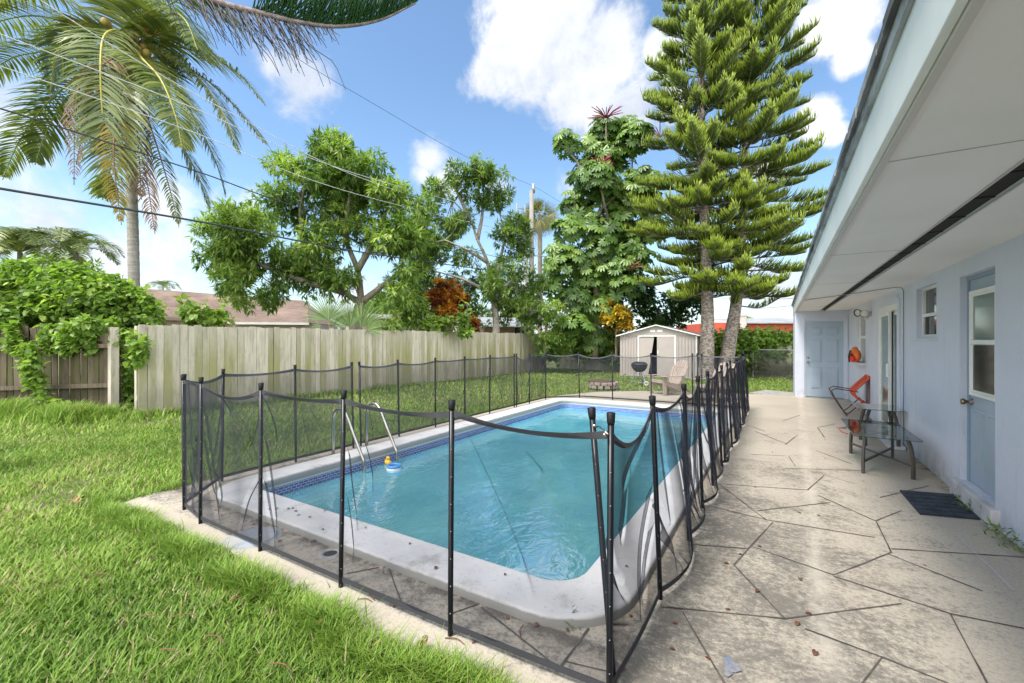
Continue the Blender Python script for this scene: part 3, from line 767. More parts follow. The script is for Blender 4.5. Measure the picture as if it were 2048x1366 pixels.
# pool ladder: two stainless rails with steps under water
ld = thing('pool_ladder', (-4.6, 4.0, 0), 'stainless steel pool ladder with two curved handrails on the left side of the pool', 'ladder')
for yy, zz in ((3.72, .0), (4.27, .0)):
    m_ = MB()
    pts = spline([(-5.02, yy, 0), (-5.02, yy, .30), (-5.01, yy, .50), (-4.96, yy, .60), (-4.86, yy, .63), (-4.76, yy, .57), (-4.62, yy, .33), (-4.47, yy, .08), (-4.42, yy, -.02), (-4.415, yy, -.2), (-4.415, yy, -1.1)], 60)
    m_.tube(pts, .0215, 12); ro = m_.build('handrail', STEEL, ld, smooth=True)
    m_ = MB(); m_.lathe([(.022, .012), (.05, .008), (.055, 0)], (-5.02, yy, 0), 20); m_.build('escutcheon', STEEL, ro, smooth=True)
for zz in (-.32, -.60, -.88):
    m_ = MB(); m_.box((-4.40, 3.995, zz), (.08, .55, .03)); m_.build('step', mat('step_plastic', (.55, .56, .56), rough=.5), ld, bevel=.006)

# toys in the water
dk_ = thing('rubber_duck', G(776, 928, WZ), 'small yellow rubber duck floating beside the pool ladder', 'toy duck')
c0 = Vector(G(776, 928, WZ))
YEL = mat('duck_yellow', (.85, .50, .03), rough=.35)
m_ = MB(); m_.ball(c0 + Vector((0, 0, .025)), .045, 18, 12, (1.15, .9, .8)); m_.ball(c0 + Vector((.0, .0, .075)), .028, 16, 10); m_.tube([c0 + Vector((-.035, 0, .03)), c0 + Vector((-.062, 0, .055))], [.02, .004], 8); m_.build('duck_body', YEL, dk_, smooth=True)
m_ = MB(); m_.ball(c0 + Vector((.032, -.008, .072)), .012, 10, 6, (1.3, .9, .45)); m_.build('beak', mat('duck_orange', (.75, .12, .02), rough=.4), dk_, smooth=True)
for e_ in ((.016, -.022, .086), (.024, .018, .086)): MB().ball(c0 + Vector(e_), .0055, 8, 6).build('eye', BLACKP, dk_, smooth=True)
c0 = Vector(G(788, 938, WZ))
fr_ = thing('chlorine_floater', c0, 'round blue and white floating ring with an open centre drifting near the ladder', 'pool float')
m_ = MB(); m_.lathe([(.060, .035), (.064, .052), (.080, .060), (.092, .052), (.096, .036), (.090, .024), (.07, .022)], c0, 32, close=True); m_.build('blue_ring', mat('float_blue', (.05, .25, .62), rough=.35), fr_, smooth=True)
m_ = MB(); m_.lathe([(.058, .024), (.088, .024), (.094, .010), (.090, -.012), (.06, -.016), (.0, -.016), (.0, .008), (.056, .010)], c0, 32); m_.build('white_base', mat('float_white', (.72, .74, .76), rough=.35), fr_, smooth=True)

# ------------------------------------------------------------------ wooden fences
def woodmat(name, a, b_, dark, moss, mossamt, rough=.85):
    m, t, b = newmat(name)
    v_ = t.pos((1, 1, .12)); v2 = t.pos((1, 1, .5))
    rnd = t.node('ShaderNodeAttribute', attribute_name='rnd').outputs['Fac']
    c = t.mix(rnd, a, b_)
    c = t.mix(t.math('MULTIPLY', t.ramp(t.noise(v_, 14, 9, .75), .42, .72), .7), c, dark)
    c = t.mix(t.math('MULTIPLY', t.ramp(t.noise(v2, 3.0, 8, .7), .58, .74), .75), c, dark)
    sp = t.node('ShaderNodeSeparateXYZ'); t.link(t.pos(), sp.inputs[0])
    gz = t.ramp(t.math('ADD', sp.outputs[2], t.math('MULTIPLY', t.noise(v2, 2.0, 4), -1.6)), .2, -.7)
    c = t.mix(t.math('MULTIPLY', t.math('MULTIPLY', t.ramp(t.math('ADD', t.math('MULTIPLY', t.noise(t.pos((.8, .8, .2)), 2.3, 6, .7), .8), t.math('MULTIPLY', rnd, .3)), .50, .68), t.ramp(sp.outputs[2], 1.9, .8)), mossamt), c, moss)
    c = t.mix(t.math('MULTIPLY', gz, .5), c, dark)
    t.put(b.inputs['Base Color'], c); b.inputs['Roughness'].default_value = rough; b.inputs['Specular IOR Level'].default_value = .25
    bn = t.node('ShaderNodeBump'); bn.inputs['Strength'].default_value = .5; bn.inputs['Distance'].default_value = .006
    t.link(t.noise(v_, 40, 7, .7), bn.inputs['Height']); t.link(bn.outputs[0], b.inputs['Normal'])
    return m
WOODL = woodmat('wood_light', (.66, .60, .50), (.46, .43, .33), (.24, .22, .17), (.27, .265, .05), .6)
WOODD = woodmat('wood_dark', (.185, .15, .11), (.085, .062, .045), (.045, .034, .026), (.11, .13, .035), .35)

def boards(name, p0, p1, w, h, z0, matr, parent, th=.018, jit=.02, lean=.006, gap=.004, dogear=True, off=0, hvar=.02):
    """vertical boards from p0 to p1 as one mesh with a random value per board"""
    p0, p1 = Vector((*p0, 0)), Vector((*p1, 0)); L = (p1 - p0).length; d = (p1 - p0) / L; nn = Vector((-d.y, d.x, 0))
    V, F, A = [], [], []; s_ = 0
    while s_ < L:
        ww = w * random.uniform(.85, 1.12); hh = h + random.uniform(-hvar, hvar); o_ = nn * (off + random.uniform(-jit, jit) * .5); ln = random.uniform(-lean, lean)
        c = [(0, z0), (ww - gap, z0), (ww - gap, z0 + hh), (0, z0 + hh)]
        if dogear: c = [(0, z0), (ww - gap, z0), (ww - gap, z0 + hh - .02), (ww - gap - .018, z0 + hh), (.018, z0 + hh), (0, z0 + hh - .02)]
        b0 = len(V); k = len(c)
        tw = random.uniform(-.006, .006)
        for side in (0, 1):
            for (x, z) in c:
                q = p0 + d * (s_ + x + ln * z) + o_ + nn * (side * th + tw * (x / ww))
                V.append((q.x, q.y, z))
        F.append(tuple(b0 + i for i in range(k))); F.append(tuple(b0 + k + i for i in reversed(range(k))))
        for i in range(k): F.append((b0 + i, b0 + (i + 1) % k, b0 + k + (i + 1) % k, b0 + k + i))
        A += [random.random()] * (2 * k)
        s_ += ww
    mb = MB(); mb.v = V; mb.f = F
    me = bpy.data.meshes.new(name); me.from_pydata(V, [], F)
    at = me.attributes.new('rnd', 'FLOAT', 'POINT'); at.data.foreach_set('value', A)
    me.materials.append(matr); me.update()
    return link(bpy.data.objects.new(name, me), parent)

wfence = thing('wooden_fence', (-10.7, 11, 0), 'tall weathered grey wooden privacy fence with mossy stains along the left side of the lawn', 'fence')
LF0, LF1 = (-10.93, 3.62), (-10.36, 20.2)
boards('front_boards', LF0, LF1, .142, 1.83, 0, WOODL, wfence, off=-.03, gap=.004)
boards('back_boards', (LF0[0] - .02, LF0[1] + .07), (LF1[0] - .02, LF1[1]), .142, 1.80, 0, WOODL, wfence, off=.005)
m_ = MB()
for z_ in (.35, 1.0, 1.6): m_.bar((LF0[0] - .09, LF0[1], z_), (LF1[0] - .09, LF1[1], z_), .04, .09)
for k in range(8):
    f = k / 7; m_.box((LF0[0] + (LF1[0] - LF0[0]) * f - .15, LF0[1] + (LF1[1] - LF0[1]) * f + .05, .88), (.1, .1, 1.85))
m_.build('rails_and_posts', WOODL, wfence)

dfence = thing('old_wooden_fence', (-13, 3, 0), 'dark weathered wooden fence with two horizontal rails below the leafy vines on the far left', 'fence')
D0, D1 = (-15.9, 1.5), (-11.84, 3.53)
boards('boards', D0, D1, .135, 1.80, 0, WOODD, dfence, off=.06, dogear=False, hvar=.06, lean=.02, gap=.010)
m_ = MB()
dd_ = (Vector((*D1, 0)) - Vector((*D0, 0))).normalized(); nn = Vector((dd_.y, -dd_.x, 0))
a_, b2 = Vector((*D0, 0)), Vector((*D1, 0))
for (za, zb) in ((1.34, 1.40), (.42, .58)):
    o_ = MB(); o_.bar(a_ + Vector((0, 0, za)) - nn * 0, b2 + Vector((0, 0, zb)), .055, .085); o_.build('rail', WOODD, dfence)
o_ = MB(); o_.bb(-11.87, -11.71, 3.42, 3.56, 0, 1.78); o_.build('post', WOODL, dfence, bevel=.006)
o_ = MB(); o_.bb(-14.05, -13.85, 2.44, 2.46, 1.25, 1.31); o_.build('sign_scrap', WHITE, dfence)

bfence = thing('back_fence', (-3, 21.4, 0), 'old wooden fence at the back of the yard mostly hidden by hanging vines', 'fence')
boards('boards', (-10.3, 21.5), (2.5, 21.5), .15, 1.8, 0, WOODL, bfence, hvar=.08, lean=.015)
cfence = thing('chain_link_fence', (-.5, 20.6, 0), 'low grey chain link fence overgrown with dry stems in front of the back vines', 'fence')
m_ = MB(); m_.tube([(-3.2, 20.6, 1.12), (2.4, 20.6, 1.12)], .022, 8)
m_.build('top_rail', GALV, cfence)
for xx in (-3.2, -.95, 1.3):
    m_ = MB(); m_.tube([(xx, 20.6, 0), (xx, 20.6, 1.16)], .028, 8); m_.build('post', GALV, cfence)
m_ = MB()
for k in range(140):
    x0 = -4.3 + k * .055
    for sgn in (0, 1):
        p, q = ((x0, 20.6 - .004 * sgn, 0), (x0 + 1.1, 20.6 - .004 * sgn, 1.1)) if sgn else ((x0 + 1.1, 20.6, 0), (x0, 20.6, 1.1))
        if -3.2 <= min(p[0], q[0]) and max(p[0], q[0]) < 2.4: m_.tube([p, q], .0028, 3, cap=False)
m_.build('wire_mesh', GALV, cfence)

# ------------------------------------------------------------------ neighbours
m, t, b = newmat('shingles')
v_ = t.pos()
sp = t.node('ShaderNodeSeparateXYZ'); t.link(v_, sp.inputs[0]); cb = t.node('ShaderNodeCombineXYZ')
t.link(t.math('ADD', sp.outputs[0], sp.outputs[1]), cb.inputs[0]); t.link(t.math('MULTIPLY', sp.outputs[2], 2.6), cb.inputs[1])
br = t.node('ShaderNodeTexBrick'); t.link(cb.outputs[0], br.inputs[0])
br.inputs['Color1'].default_value = (.24, .17, .13, 1); br.inputs['Color2'].default_value = (.19, .125, .10, 1); br.inputs['Mortar'].default_value = (.10, .07, .06, 1)
br.inputs['Scale'].default_value = 1; br.inputs['Brick Width'].default_value = .6; br.inputs['Row Height'].default_value = .16; br.inputs['Mortar Size'].default_value = .014
c = t.mix(t.ramp(t.noise(v_, .7, 6), .4, .7), br.outputs[0], (.30, .215, .16))
t.put(b.inputs['Base Color'], c); b.inputs['Roughness'].default_value = .9
SHG = m
PINK = mat('pink_stucco', (.50, .40, .37), (.42, .34, .32), scale=1.2, rough=.85, bump=.2)
GREYR = mat('grey_roof', (.34, .35, .36), (.25, .26, .27), scale=1.5, rough=.85)
def roofblock(name, pts_low, ridge, mt, parent, th=.08):
    """hip roof: four eave corners, two ridge ends"""
    m_ = MB(); v = list(pts_low) + list(ridge)
    m_.add(v, [(0, 1, 5, 4), (1, 2, 5), (2, 3, 4, 5), (3, 0, 4), (3, 2, 1, 0)])
    return m_.build(name, mt, parent)
nh = thing('neighbour_house', P(430, 620, 24), 'low pink stucco house with a brown shingle hip roof behind the left fence', 'house')
A = P(225, 634, 21.0); B = P(463, 640, 24.0)
def ext(u, v, Z): return P(u, v, Z)
zE = 2.62
e0 = P(120, 0, 18.5); e1 = P(470, 0, 24.0); bk = Vector((-6.2, 4.5, 0))
e0.z = e1.z = zE
l4 = [e0, e1, e1 + bk, e0 + bk]
r0 = e0 + bk * .5 + (e1 - e0).normalized() * 1.5; r1 = e0 + bk * .5 + (e1 - e0) * 1.55; r0.z = r1.z = 4.25
e2 = e0 + (e1 - e0) * 1.9; e2.z = zE
roofblock('roof', [e0, e2, e2 + bk, e0 + bk], [r0, r1], SHG, nh)
ins = bk.normalized() * .5
m_ = MB(); q = [e0 + ins, e2 + ins, e2 + bk - ins, e0 + bk - ins]
m_.add([(p.x, p.y, -.02) for p in q] + [(p.x, p.y, zE - .03) for p in q], [(0, 1, 5, 4), (1, 2, 6, 5), (2, 3, 7, 6), (3, 0, 4, 7)]); m_.build('wall', PINK, nh)
m_ = MB(); m_.bar(e0 + Vector((0, 0, -.06)), e2 + Vector((0, 0, -.06)), .03, .14); m_.build('fascia', mat('neigh_fascia', (.34, .27, .20), rough=.8), nh)
m_ = MB(); vp = P(422, 606, 26); m_.tube([vp - Vector((0, 0, .5)), vp + Vector((0, 0, .22))], .07, 10); m_.build('vent_pipe', GALV, nh)
# lower wing with white gutter
g0, g1 = P(455, 643, 20.5), P(618, 645, 21.5); g0.z = g1.z = 2.36; bkw = Vector((-2.6, 3.6, 0))
w0, w1 = g0 + bkw, g1 + bkw; rr0 = g0.lerp(g1, .42) + bkw * .75; rr1 = g0.lerp(g1, .62) + bkw * .8; rr0.z = rr1.z = 3.42
wr = roofblock('wing_roof', [g0, g1, w1, w0], [rr0, rr1], SHG, nh)
m_ = MB(); m_.bar(g0 + Vector((0, 0, -.05)), g1 + Vector((0, 0, -.05)), .06, .11); m_.build('gutter', WHITE, nh)
m_ = MB(); ins = bkw.normalized() * .45; q = [g0 + ins, g1 + ins, w1, w0]
m_.add([(p.x, p.y, -.02) for p in q] + [(p.x, p.y, 2.33) for p in q], [(0, 1, 5, 4), (1, 2, 6, 5), (2, 3, 7, 6), (3, 0, 4, 7)]); m_.build('wing_wall', PINK, nh)

def boxy(m_, pa, pb, depth, z0, z1):
    d = (pb - pa); d.z = 0; nn = Vector((-d.y, d.x, 0)).normalized() * depth
    q = [pa, pb, pb + nn, pa + nn]
    m_.add([(p.x, p.y, z0) for p in q] + [(p.x, p.y, z1) for p in q], [(0, 3, 2, 1), (4, 5, 6, 7), (0, 1, 5, 4), (1, 2, 6, 5), (2, 3, 7, 6), (3, 0, 4, 7)])
fh = thing('flat_roof_house', P(800, 640, 27), 'pink house with a white flat roof edge behind the middle of the fence', 'house')
m_ = MB(); boxy(m_, P(712, 0, 25.5), P(890, 0, 28), 5, 0, 2.72); m_.build('wall', PINK, fh)
m_ = MB(); boxy(m_, P(735, 0, 24.8), P(892, 0, 27.3), 5.6, 2.74, 2.98); m_.build('roof_edge', WHITE, fh, bevel=.02)
m_ = MB(); boxy(m_, P(785, 0, 25.0), P(836, 0, 25.8), .3, 2.62, 3.02); m_.build('beam', mat('beam_tan', (.30, .24, .15), (.20, .16, .1), scale=3, rough=.8), fh)
lt = thing('lean_to_shed', P(1010, 655, 27), 'old pink lean-to with grey roof and dark opening behind the fence end', 'shed')
m_ = MB(); boxy(m_, P(968, 0, 27), P(1026, 0, 27.6), 3, 0, 2.35); m_.build('wall', mat('pink_panel', (.42, .27, .24), (.34, .22, .20), scale=1.5, rough=.9), lt)
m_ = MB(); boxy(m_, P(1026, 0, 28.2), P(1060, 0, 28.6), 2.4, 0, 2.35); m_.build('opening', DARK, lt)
for uu in (1027, 1042, 1058):
    m_ = MB(); q = P(uu, 0, 27.6); m_.box((q.x, q.y, 1.17), (.1, .1, 2.36)); m_.build('post', MATS['pink_panel'], lt)
m_ = MB(); pa, pb = P(956, 0, 26.4), P(1062, 0, 27.2); nn = Vector((-(pb - pa).y, (pb - pa).x, 0)).normalized() * 4
m_.add([(pa.x, pa.y, 2.40), (pb.x, pb.y, 2.40), ((pb + nn).x, (pb + nn).y, 3.1), ((pa + nn).x, (pa + nn).y, 3.1), (pa.x, pa.y, 2.34), (pb.x, pb.y, 2.34), ((pb + nn).x, (pb + nn).y, 3.04), ((pa + nn).x, (pa + nn).y, 3.04)],
       [(0, 1, 2, 3), (4, 7, 6, 5), (0, 4, 5, 1), (1, 5, 6, 2), (3, 2, 6, 7), (0, 3, 7, 4)]); m_.build('roof', GREYR, lt)
rh = thing('red_building', P(1500, 650, 36), 'long orange red building with a low grey roof beyond the back vines', 'building')
m_ = MB(); boxy(m_, P(1425, 0, 36), P(1640, 0, 36), 8, 0, 2.95); m_.build('wall', mat('red_paint', (.60, .10, .055), (.52, .085, .05), scale=.8, rough=.7), rh)
m_ = MB(); pa, pb = P(1466, 0, 35.4), P(1640, 0, 35.4); nn = Vector((-(pb - pa).y, (pb - pa).x, 0)).normalized() * 5
m_.add([(pa.x, pa.y, 2.93), (pb.x, pb.y, 2.93), ((pb + nn).x, (pb + nn).y, 3.55), ((pa + nn).x, (pa + nn).y, 3.45), (pa.x, pa.y, 2.85), (pb.x, pb.y, 2.85)],
       [(0, 1, 2, 3), (0, 4, 5, 1)]); m_.build('roof', GREYR, rh)
m_ = MB(); q = P(1487, 0, 34); m_.box((q.x, q.y, 1.7), (.42, .42, 3.4)); m_.add([(q.x - .25, q.y - .25, 3.4), (q.x + .25, q.y - .25, 3.4), (q.x + .25, q.y + .25, 3.4), (q.x - .25, q.y + .25, 3.4), (q.x, q.y, 3.75)], [(0, 1, 4), (1, 2, 4), (2, 3, 4), (3, 0, 4)])
m_.build('chimney', mat('chimney_white', (.55, .50, .48), (.45, .36, .34), scale=3, rough=.8), rh)

# ------------------------------------------------------------------ metal garden shed
SHX0, SHX1, SHY = -5.85, -2.78, 18.5
SD = mat('shed_metal', (.41, .365, .34), (.37, .33, .31), scale=1.5, rough=.5)
SDR = mat('shed_roof', (.20, .23, .26), (.27, .28, .29), scale=2, rough=.5)
shd = thing('garden_shed', ((SHX0 + SHX1) / 2, SHY + 1.2, 0), 'beige ribbed metal garden shed with white trim and sliding doors standing ajar', 'shed')
def ribbed(name, x0, x1, y, z0, z1, parent, pitch=.12, axis='x', top=None):
    m_ = MB(); x = x0
    pts = []
    while x < x1 - 1e-6:
        for (dx, dz) in ((0, 0), (.080, 0), (.088, .034), (.108, .034)):
            if x + dx < x1: pts.append((x + dx, dz))
        x += pitch
    pts.append((x1, 0)); b0 = 0; vs = []
    for (px, dz) in pts:
        for z in (z0, z1): vs.append((px, y - dz, z) if axis == 'x' else (y + dz, px, z))
    m_.add(vs, [(2 * i, 2 * i + 2, 2 * i + 3, 2 * i + 1) for i in range(len(pts) - 1)])
    return m_.build(name, SD, parent)
ZE, ZP = 1.72, 2.13; xm = (SHX0 + SHX1) / 2; dx0, dx1 = -5.02, -3.62
ribbed('front_wall', SHX0, dx0 - .05, SHY, .03, ZE, shd); ribbed('front_wall', dx1 + .05, SHX1, SHY, .03, ZE, shd)
ribbed('side_wall', SHY, SHY + 2.3, SHX1, .03, ZE, shd, axis='y'); 
m_ = MB(); m_.add([(SHX0, SHY, 0), (SHX0, SHY + 2.3, 0), (SHX0, SHY + 2.3, ZE), (SHX0, SHY, ZE), (SHX1, SHY + 2.3, 0), (SHX1, SHY + 2.3, ZE)], [(0, 1, 2, 3), (1, 4, 5, 2)]); m_.build('rear_walls', SD, shd)
m_ = MB(); m_.prism([(SHX0, ZE - .02), (SHX1, ZE - .02), (SHX1, ZE), (xm, ZP - .03), (SHX0, ZE)], 'y', SHY - .02, SHY + .005); m_.build('gable', SD, shd)
m_ = MB()
for k in (0, 1): m_.box((xm - .14 + .30 * k - .03, SHY - .026, 1.89), (.21, .01, .085))
m_.build('gable_vent', WHITE, shd, bevel=.004)
m_ = MB()
for (xa, xb, za, zb) in ((SHX0 - .12, xm, ZE - .02, ZP + .005), (xm, SHX1 + .30, ZP + .005, ZE - .06)):
    m_.add([(xa, SHY - .12, za), (xb, SHY - .12, zb), (xb, SHY + 2.42, zb), (xa, SHY + 2.42, za), (xa, SHY - .12, za - .025), (xb, SHY - .12, zb - .025), (xb, SHY + 2.42, zb - .025), (xa, SHY + 2.42, za - .025)],
           [(0, 1, 2, 3), (4, 7, 6, 5), (0, 4, 5, 1), (1, 5, 6, 2), (2, 6, 7, 3), (3, 7, 4, 0)])
m_.build('roof', SDR, shd)
m_ = MB(); m_.bar((SHX0 - .13, SHY - .135, ZE - .03), (xm, SHY - .135, ZP), .02, .045); m_.bar((xm, SHY - .135, ZP), (SHX1 + .30, SHY - .135, ZE - .075), .02, .045)
m_.build('roof_trim', WHITE, shd)
m_ = MB(); m_.bb(dx0 - .06, dx0, SHY - .05, SHY, .02, ZE - .02); m_.bb(dx1, dx1 + .07, SHY - .05, SHY, .02, ZE - .02); m_.bb(dx0, dx1, SHY - .05, SHY, ZE - .06, ZE - .02); m_.bb(SHX1 - .04, SHX1 + .01, SHY - .045, SHY - .024, .02, ZE - .02)
m_.build('door_frame', WHITE, shd)
m_ = MB(); m_.add([(dx0 + .01, SHY - .015, .05), (dx0 + .36, SHY - .015, .05), (dx0 + .60, SHY - .01, ZE - .08), (dx0 + .01, SHY - .015, ZE - .07)], [(0, 1, 2, 3)]); o_ = m_.build('door', SD, shd)
o_.modifiers.new('s', 'SOLIDIFY').thickness = .015
m_ = MB(); m_.bb(dx0 + .72, dx1, SHY - .035, SHY - .022, .05, ZE - .062); o2 = m_.build('door', SD, shd)
m_ = MB(); m_.bb(dx0 + .745, dx0 + .775, SHY - .06, SHY - .036, .95, 1.10); m_.build('handle', WHITE, o2)
m_ = MB(); m_.bb(dx0 + .45, dx0 + .475, SHY - .05, SHY - .02, .90, 1.02); m_.build('handle', WHITE, o_)
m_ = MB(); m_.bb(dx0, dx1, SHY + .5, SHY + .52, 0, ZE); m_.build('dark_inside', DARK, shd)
m_ = MB(); m_.bb(SHX0, SHX1, SHY - .03, SHY - .005, .0, .04); m_.build('base_rail', SD, shd)

# ------------------------------------------------------------------ kettle grill, fire pit, chairs
gx, gy = -4.02, 14.8
gr = thing('kettle_grill', (gx, gy, 0), 'black kettle charcoal grill on three light metal legs in front of the shed', 'grill')
m_ = MB(); m_.lathe([(.0, .44), (.08, .445), (.17, .49), (.235, .57), (.265, .66), (.268, .70), (.275, .705), (.265, .715), (.23, .76), (.16, .79), (.0, .80)], (gx, gy, 0), 32); m_.build('bowl', mat('grill_black', (.03, .035, .04), rough=.25), gr, smooth=True)
for (a_, wh) in ((200, 0), (330, 1), (80, 1)):
    c_, s_ = math.cos(R(a_)), math.sin(R(a_)); m_ = MB(); m_.tube([(gx + .11 * c_, gy + .11 * s_, .47), (gx + .30 * c_, gy + .30 * s_, .03)], .013, 8); m_.build('leg', GALV, gr)
    if wh: m_ = MB(); m_.lathe([(.03, -.015), (.075, -.018), (.085, 0), (.075, .018), (.03, .015)], (0, 0, 0), 18, close=True); m_.build('wheel', mat('wheel_white', (.5, .5, .48), rough=.5), gr, smooth=True, xf=Matrix.Translation((gx + .31 * c_, gy + .31 * s_, .085)) @ Matrix.Rotation(R(90), 4, 'X'))
m_ = MB(); m_.lathe([(0, .20), (.16, .21), (.17, .225)], (gx, gy, 0), 20); m_.tube([(gx - .25, gy - .10, .13), (gx + .26, gy - .15, .10)], .008, 6); m_.build('ash_tray', GALV, gr, smooth=True)
m_ = MB(); m_.tube([(gx - .10, gy - .27, .62), (gx - .10, gy - .32, .63), (gx + .10, gy - .32, .63), (gx + .10, gy - .27, .62)], .01, 6); m_.build('handle', BLACKP, gr)
m_ = MB(); m_.lathe([(0, .42), (.03, .42), (.04, .36), (.03, .33), (0, .33)], (gx, gy, 0), 14); m_.build('vent', GALV, gr, smooth=True)

fx, fy = -4.75, 13.35
fp = thing('fire_pit', (fx, fy, 0), 'low ring of rough tan stone blocks with a rusty grate on the grass', 'fire pit')
STN = mat('pit_stone', (.38, .32, .26), (.26, .21, .17), scale=7, rough=.9, bump=.6, bscale=25)
pk = 0
for row in (0, 1):
    for k in range(13):
        a_ = 2 * math.pi * (k + .5 * row) / 13 + random.uniform(-.03, .03)
        m_ = MB(); c = (fx + .40 * math.cos(a_), fy + .40 * math.sin(a_), .055 + row * .105)
        mtx = Matrix.Rotation(a_ + random.uniform(-.1, .1), 3, 'Z')
        m_.box(c, (.11 + random.uniform(0, .03), .17 + random.uniform(-.02, .02), .10), M=mtx); m_.build('stone', STN, fp, bevel=.016)
m_ = MB(); m_.lathe([(0, .215), (.44, .215), (.455, .225), (.44, .235), (0, .225)], (fx - .12, fy + .05, 0), 28); m_.build('grate', mat('rust', (.14, .07, .045), (.08, .05, .04), scale=12, rough=.9), fp, smooth=True)
m_ = MB(); m_.lathe([(0, .02), (.33, .03)], (fx, fy, 0), 20); m_.build('ash', mat('ash', (.12, .11, .10), rough=1), fp)

def adirondack(loc, rz, label):
    o = thing('adirondack_chair', (0, 0, 0), label, 'chair', 'beige resin chairs on the patio')
    tilt = Matrix.Rotation(R(-24), 4, 'X')
    N = 7
    for k in range(N):      # seat slopes back; the front of the chair faces -Y
        pass
    bk_ = MB()
    for k in range(N):
        xx = (k - 3) * .082; spread = 1 + .0
        top = .74 - .10 * (abs(k - 3) / 3) ** 2 - (.06 if abs(k - 3) == 3 else 0)
        b0 = len(bk_.v)
        prof_ = [(-.034 + xx * .82, 0), (.034 + xx * .82, 0), (xx * 1.12 + .037, top * .6), (xx * 1.08 + .034, top - .02), (xx * 1.08, top), (xx * 1.08 - .034, top - .02), (xx * 1.12 - .037, top * .6)]
        bow = -.03 * (1 - (abs(k - 3) / 3) ** 2) * -1
        n = len(prof_)
        vs = []
        for sd_ in (0, 1):
            for (px, pz) in prof_: vs.append((px, bow + .018 * sd_, pz))
        vs = [tuple(Matrix.Translation((0, .24, .30)) @ tilt @ Vector(p)) for p in vs]
        bk_.add(vs, [tuple(range(n)), tuple(reversed(range(n, 2 * n)))] + [(i, (i + 1) % n, n + (i + 1) % n, n + i) for i in range(n)])
    for zz in (.18, .50):
        q0 = Matrix.Translation((0, .24, .30)) @ tilt @ Vector((-.25, .03, zz)); q1 = Matrix.Translation((0, .24, .30)) @ tilt @ Vector((.25, .03, zz)); bk_.bar(q0, q1, .022, .05)
    bk_.build('backrest', BEIGEP, o, bevel=.004)
    st_ = MB()
    for k in range(6):
        yy = -.29 + k * .092; zz = .40 - k * .022; st_.box((0, yy, zz), (.52, .082, .018), M=Matrix.Rotation(R(-13), 3, 'X'))
    st_.box((0, -.335, .375), (.52, .018, .075)); st_.build('seat', BEIGEP, o, bevel=.004)
    for sx in (-1, 1):
        m_ = MB(); x = sx * .275
        m_.prism([(-.34, .0), (-.24, .0), (-.225, .30), (-.24, .52), (-.33, .52), (-.345, .3)], 'x', x - .012, x + .012); m_.build('leg', BEIGEP, o, bevel=.003)
        m_ = MB(); m_.prism([(-.30, .385), (-.30, .30), (.30, .10), (.44, .0), (.54, .0), (.42, .18), (.30, .28)], 'x', x - sx * .03 - .012, x - sx * .03 + .012); m_.build('leg', BEIGEP, o, bevel=.003)
        m_ = MB(); m_.prism([(.24, 0), (.31, 0), (.35, .52), (.27, .52)], 'x', x - .010 + sx * .02, x + .010 + sx * .02)
        m_.build('arm_support', BEIGEP, o, bevel=.003)
        m_ = MB(); m_.prism([(sx * .22, -.40), (sx * .36, -.40), (sx * .375, -.30), (sx * .34, .30), (sx * .29, .34), (sx * .25, .0)], 'z', .52, .54); m_.build('armrest', BEIGEP, o, bevel=.005)
    o.rotation_euler = (0, 0, rz); o.location = loc
    return o
adirondack((-2.70, 12.75, 0), R(-40), 'beige resin patio chair turned toward the fire pit in front of the shed')
adirondack((-1.42, 12.05, 0), R(-30), 'beige resin patio chair whose rounded back shows through the mesh at the pool fence corner')

# ------------------------------------------------------------------ utility pole and wires
CONC = mat('pole_concrete', (.30, .285, .26), (.24, .23, .21), scale=2, rough=.85)
pb_ = P(1063, 0, 27.0); pb_.z = 0
pole = thing('utility_pole', pb_, 'tall grey concrete utility pole with a dark transformer standing between the trees', 'utility pole')
px_, py_ = pb_.x, pb_.y
rt = Vector((CT, ST, 0))
m_ = MB(); m_.tube([(px_, py_, -.1), (px_, py_, 10.7)], [.20, .125], 12); m_.build('shaft', CONC, pole, smooth=True)
m_ = MB(); q = Vector((px_, py_, 0)) + rt * .12; m_.tube([(q.x, q.y, 10.55), (q.x, q.y, 11.1)], .10, 10); m_.build('top_insulator', GALV, pole, smooth=True)
q = Vector((px_, py_, 0)) - rt * .42 - Vector((-ST, CT, 0)) * .25
m_ = MB(); m_.lathe([(0, 7.15), (.27, 7.15), (.30, 7.2), (.30, 8.1), (.31, 8.15), (.25, 8.2), (0, 8.22)], (q.x, q.y, 0), 24); tf = m_.build('transformer', mat('transformer_dark', (.10, .10, .13), (.14, .14, .17), scale=3, rough=.5), pole, smooth=True)
m_ = MB()
for dx in (-.12, .12): m_.tube([(q.x + dx, q.y, 8.2), (q.x + dx, q.y, 8.45)], .04, 8)
m_.build('bushing', GALV, tf)
m_ = MB(); q = Vector((px_, py_, 0)) - rt * .25; q2 = Vector((px_, py_, 0)) - rt * .9
m_.tube([(q2.x, q2.y, 9.65), (px_, py_, 9.45)], .03, 6); m_.tube([(q2.x, q2.y, 9.3), (q2.x, q2.y, 9.9)], .06, 8); q3 = Vector((px_, py_, 0)) - rt * .4; m_.tube([(q3.x, q3.y, 9.35), (q3.x, q3.y, 9.85)], .05, 8)
m_.build('cutout_switch', GALV, pole)
m_ = MB(); q = Vector((px_, py_, 0)) - rt * .32; m_.tube([(q.x, q.y, 0), (q.x, q.y, 7.1)], .10, 10); m_.build('conduit_riser', CONC, pole, smooth=True)
m_ = MB(); q = Vector((px_, py_, 0)) + rt * .9; m_.tube([(px_, py_, 6.7), (q.x, q.y, 6.65)], .03, 6)
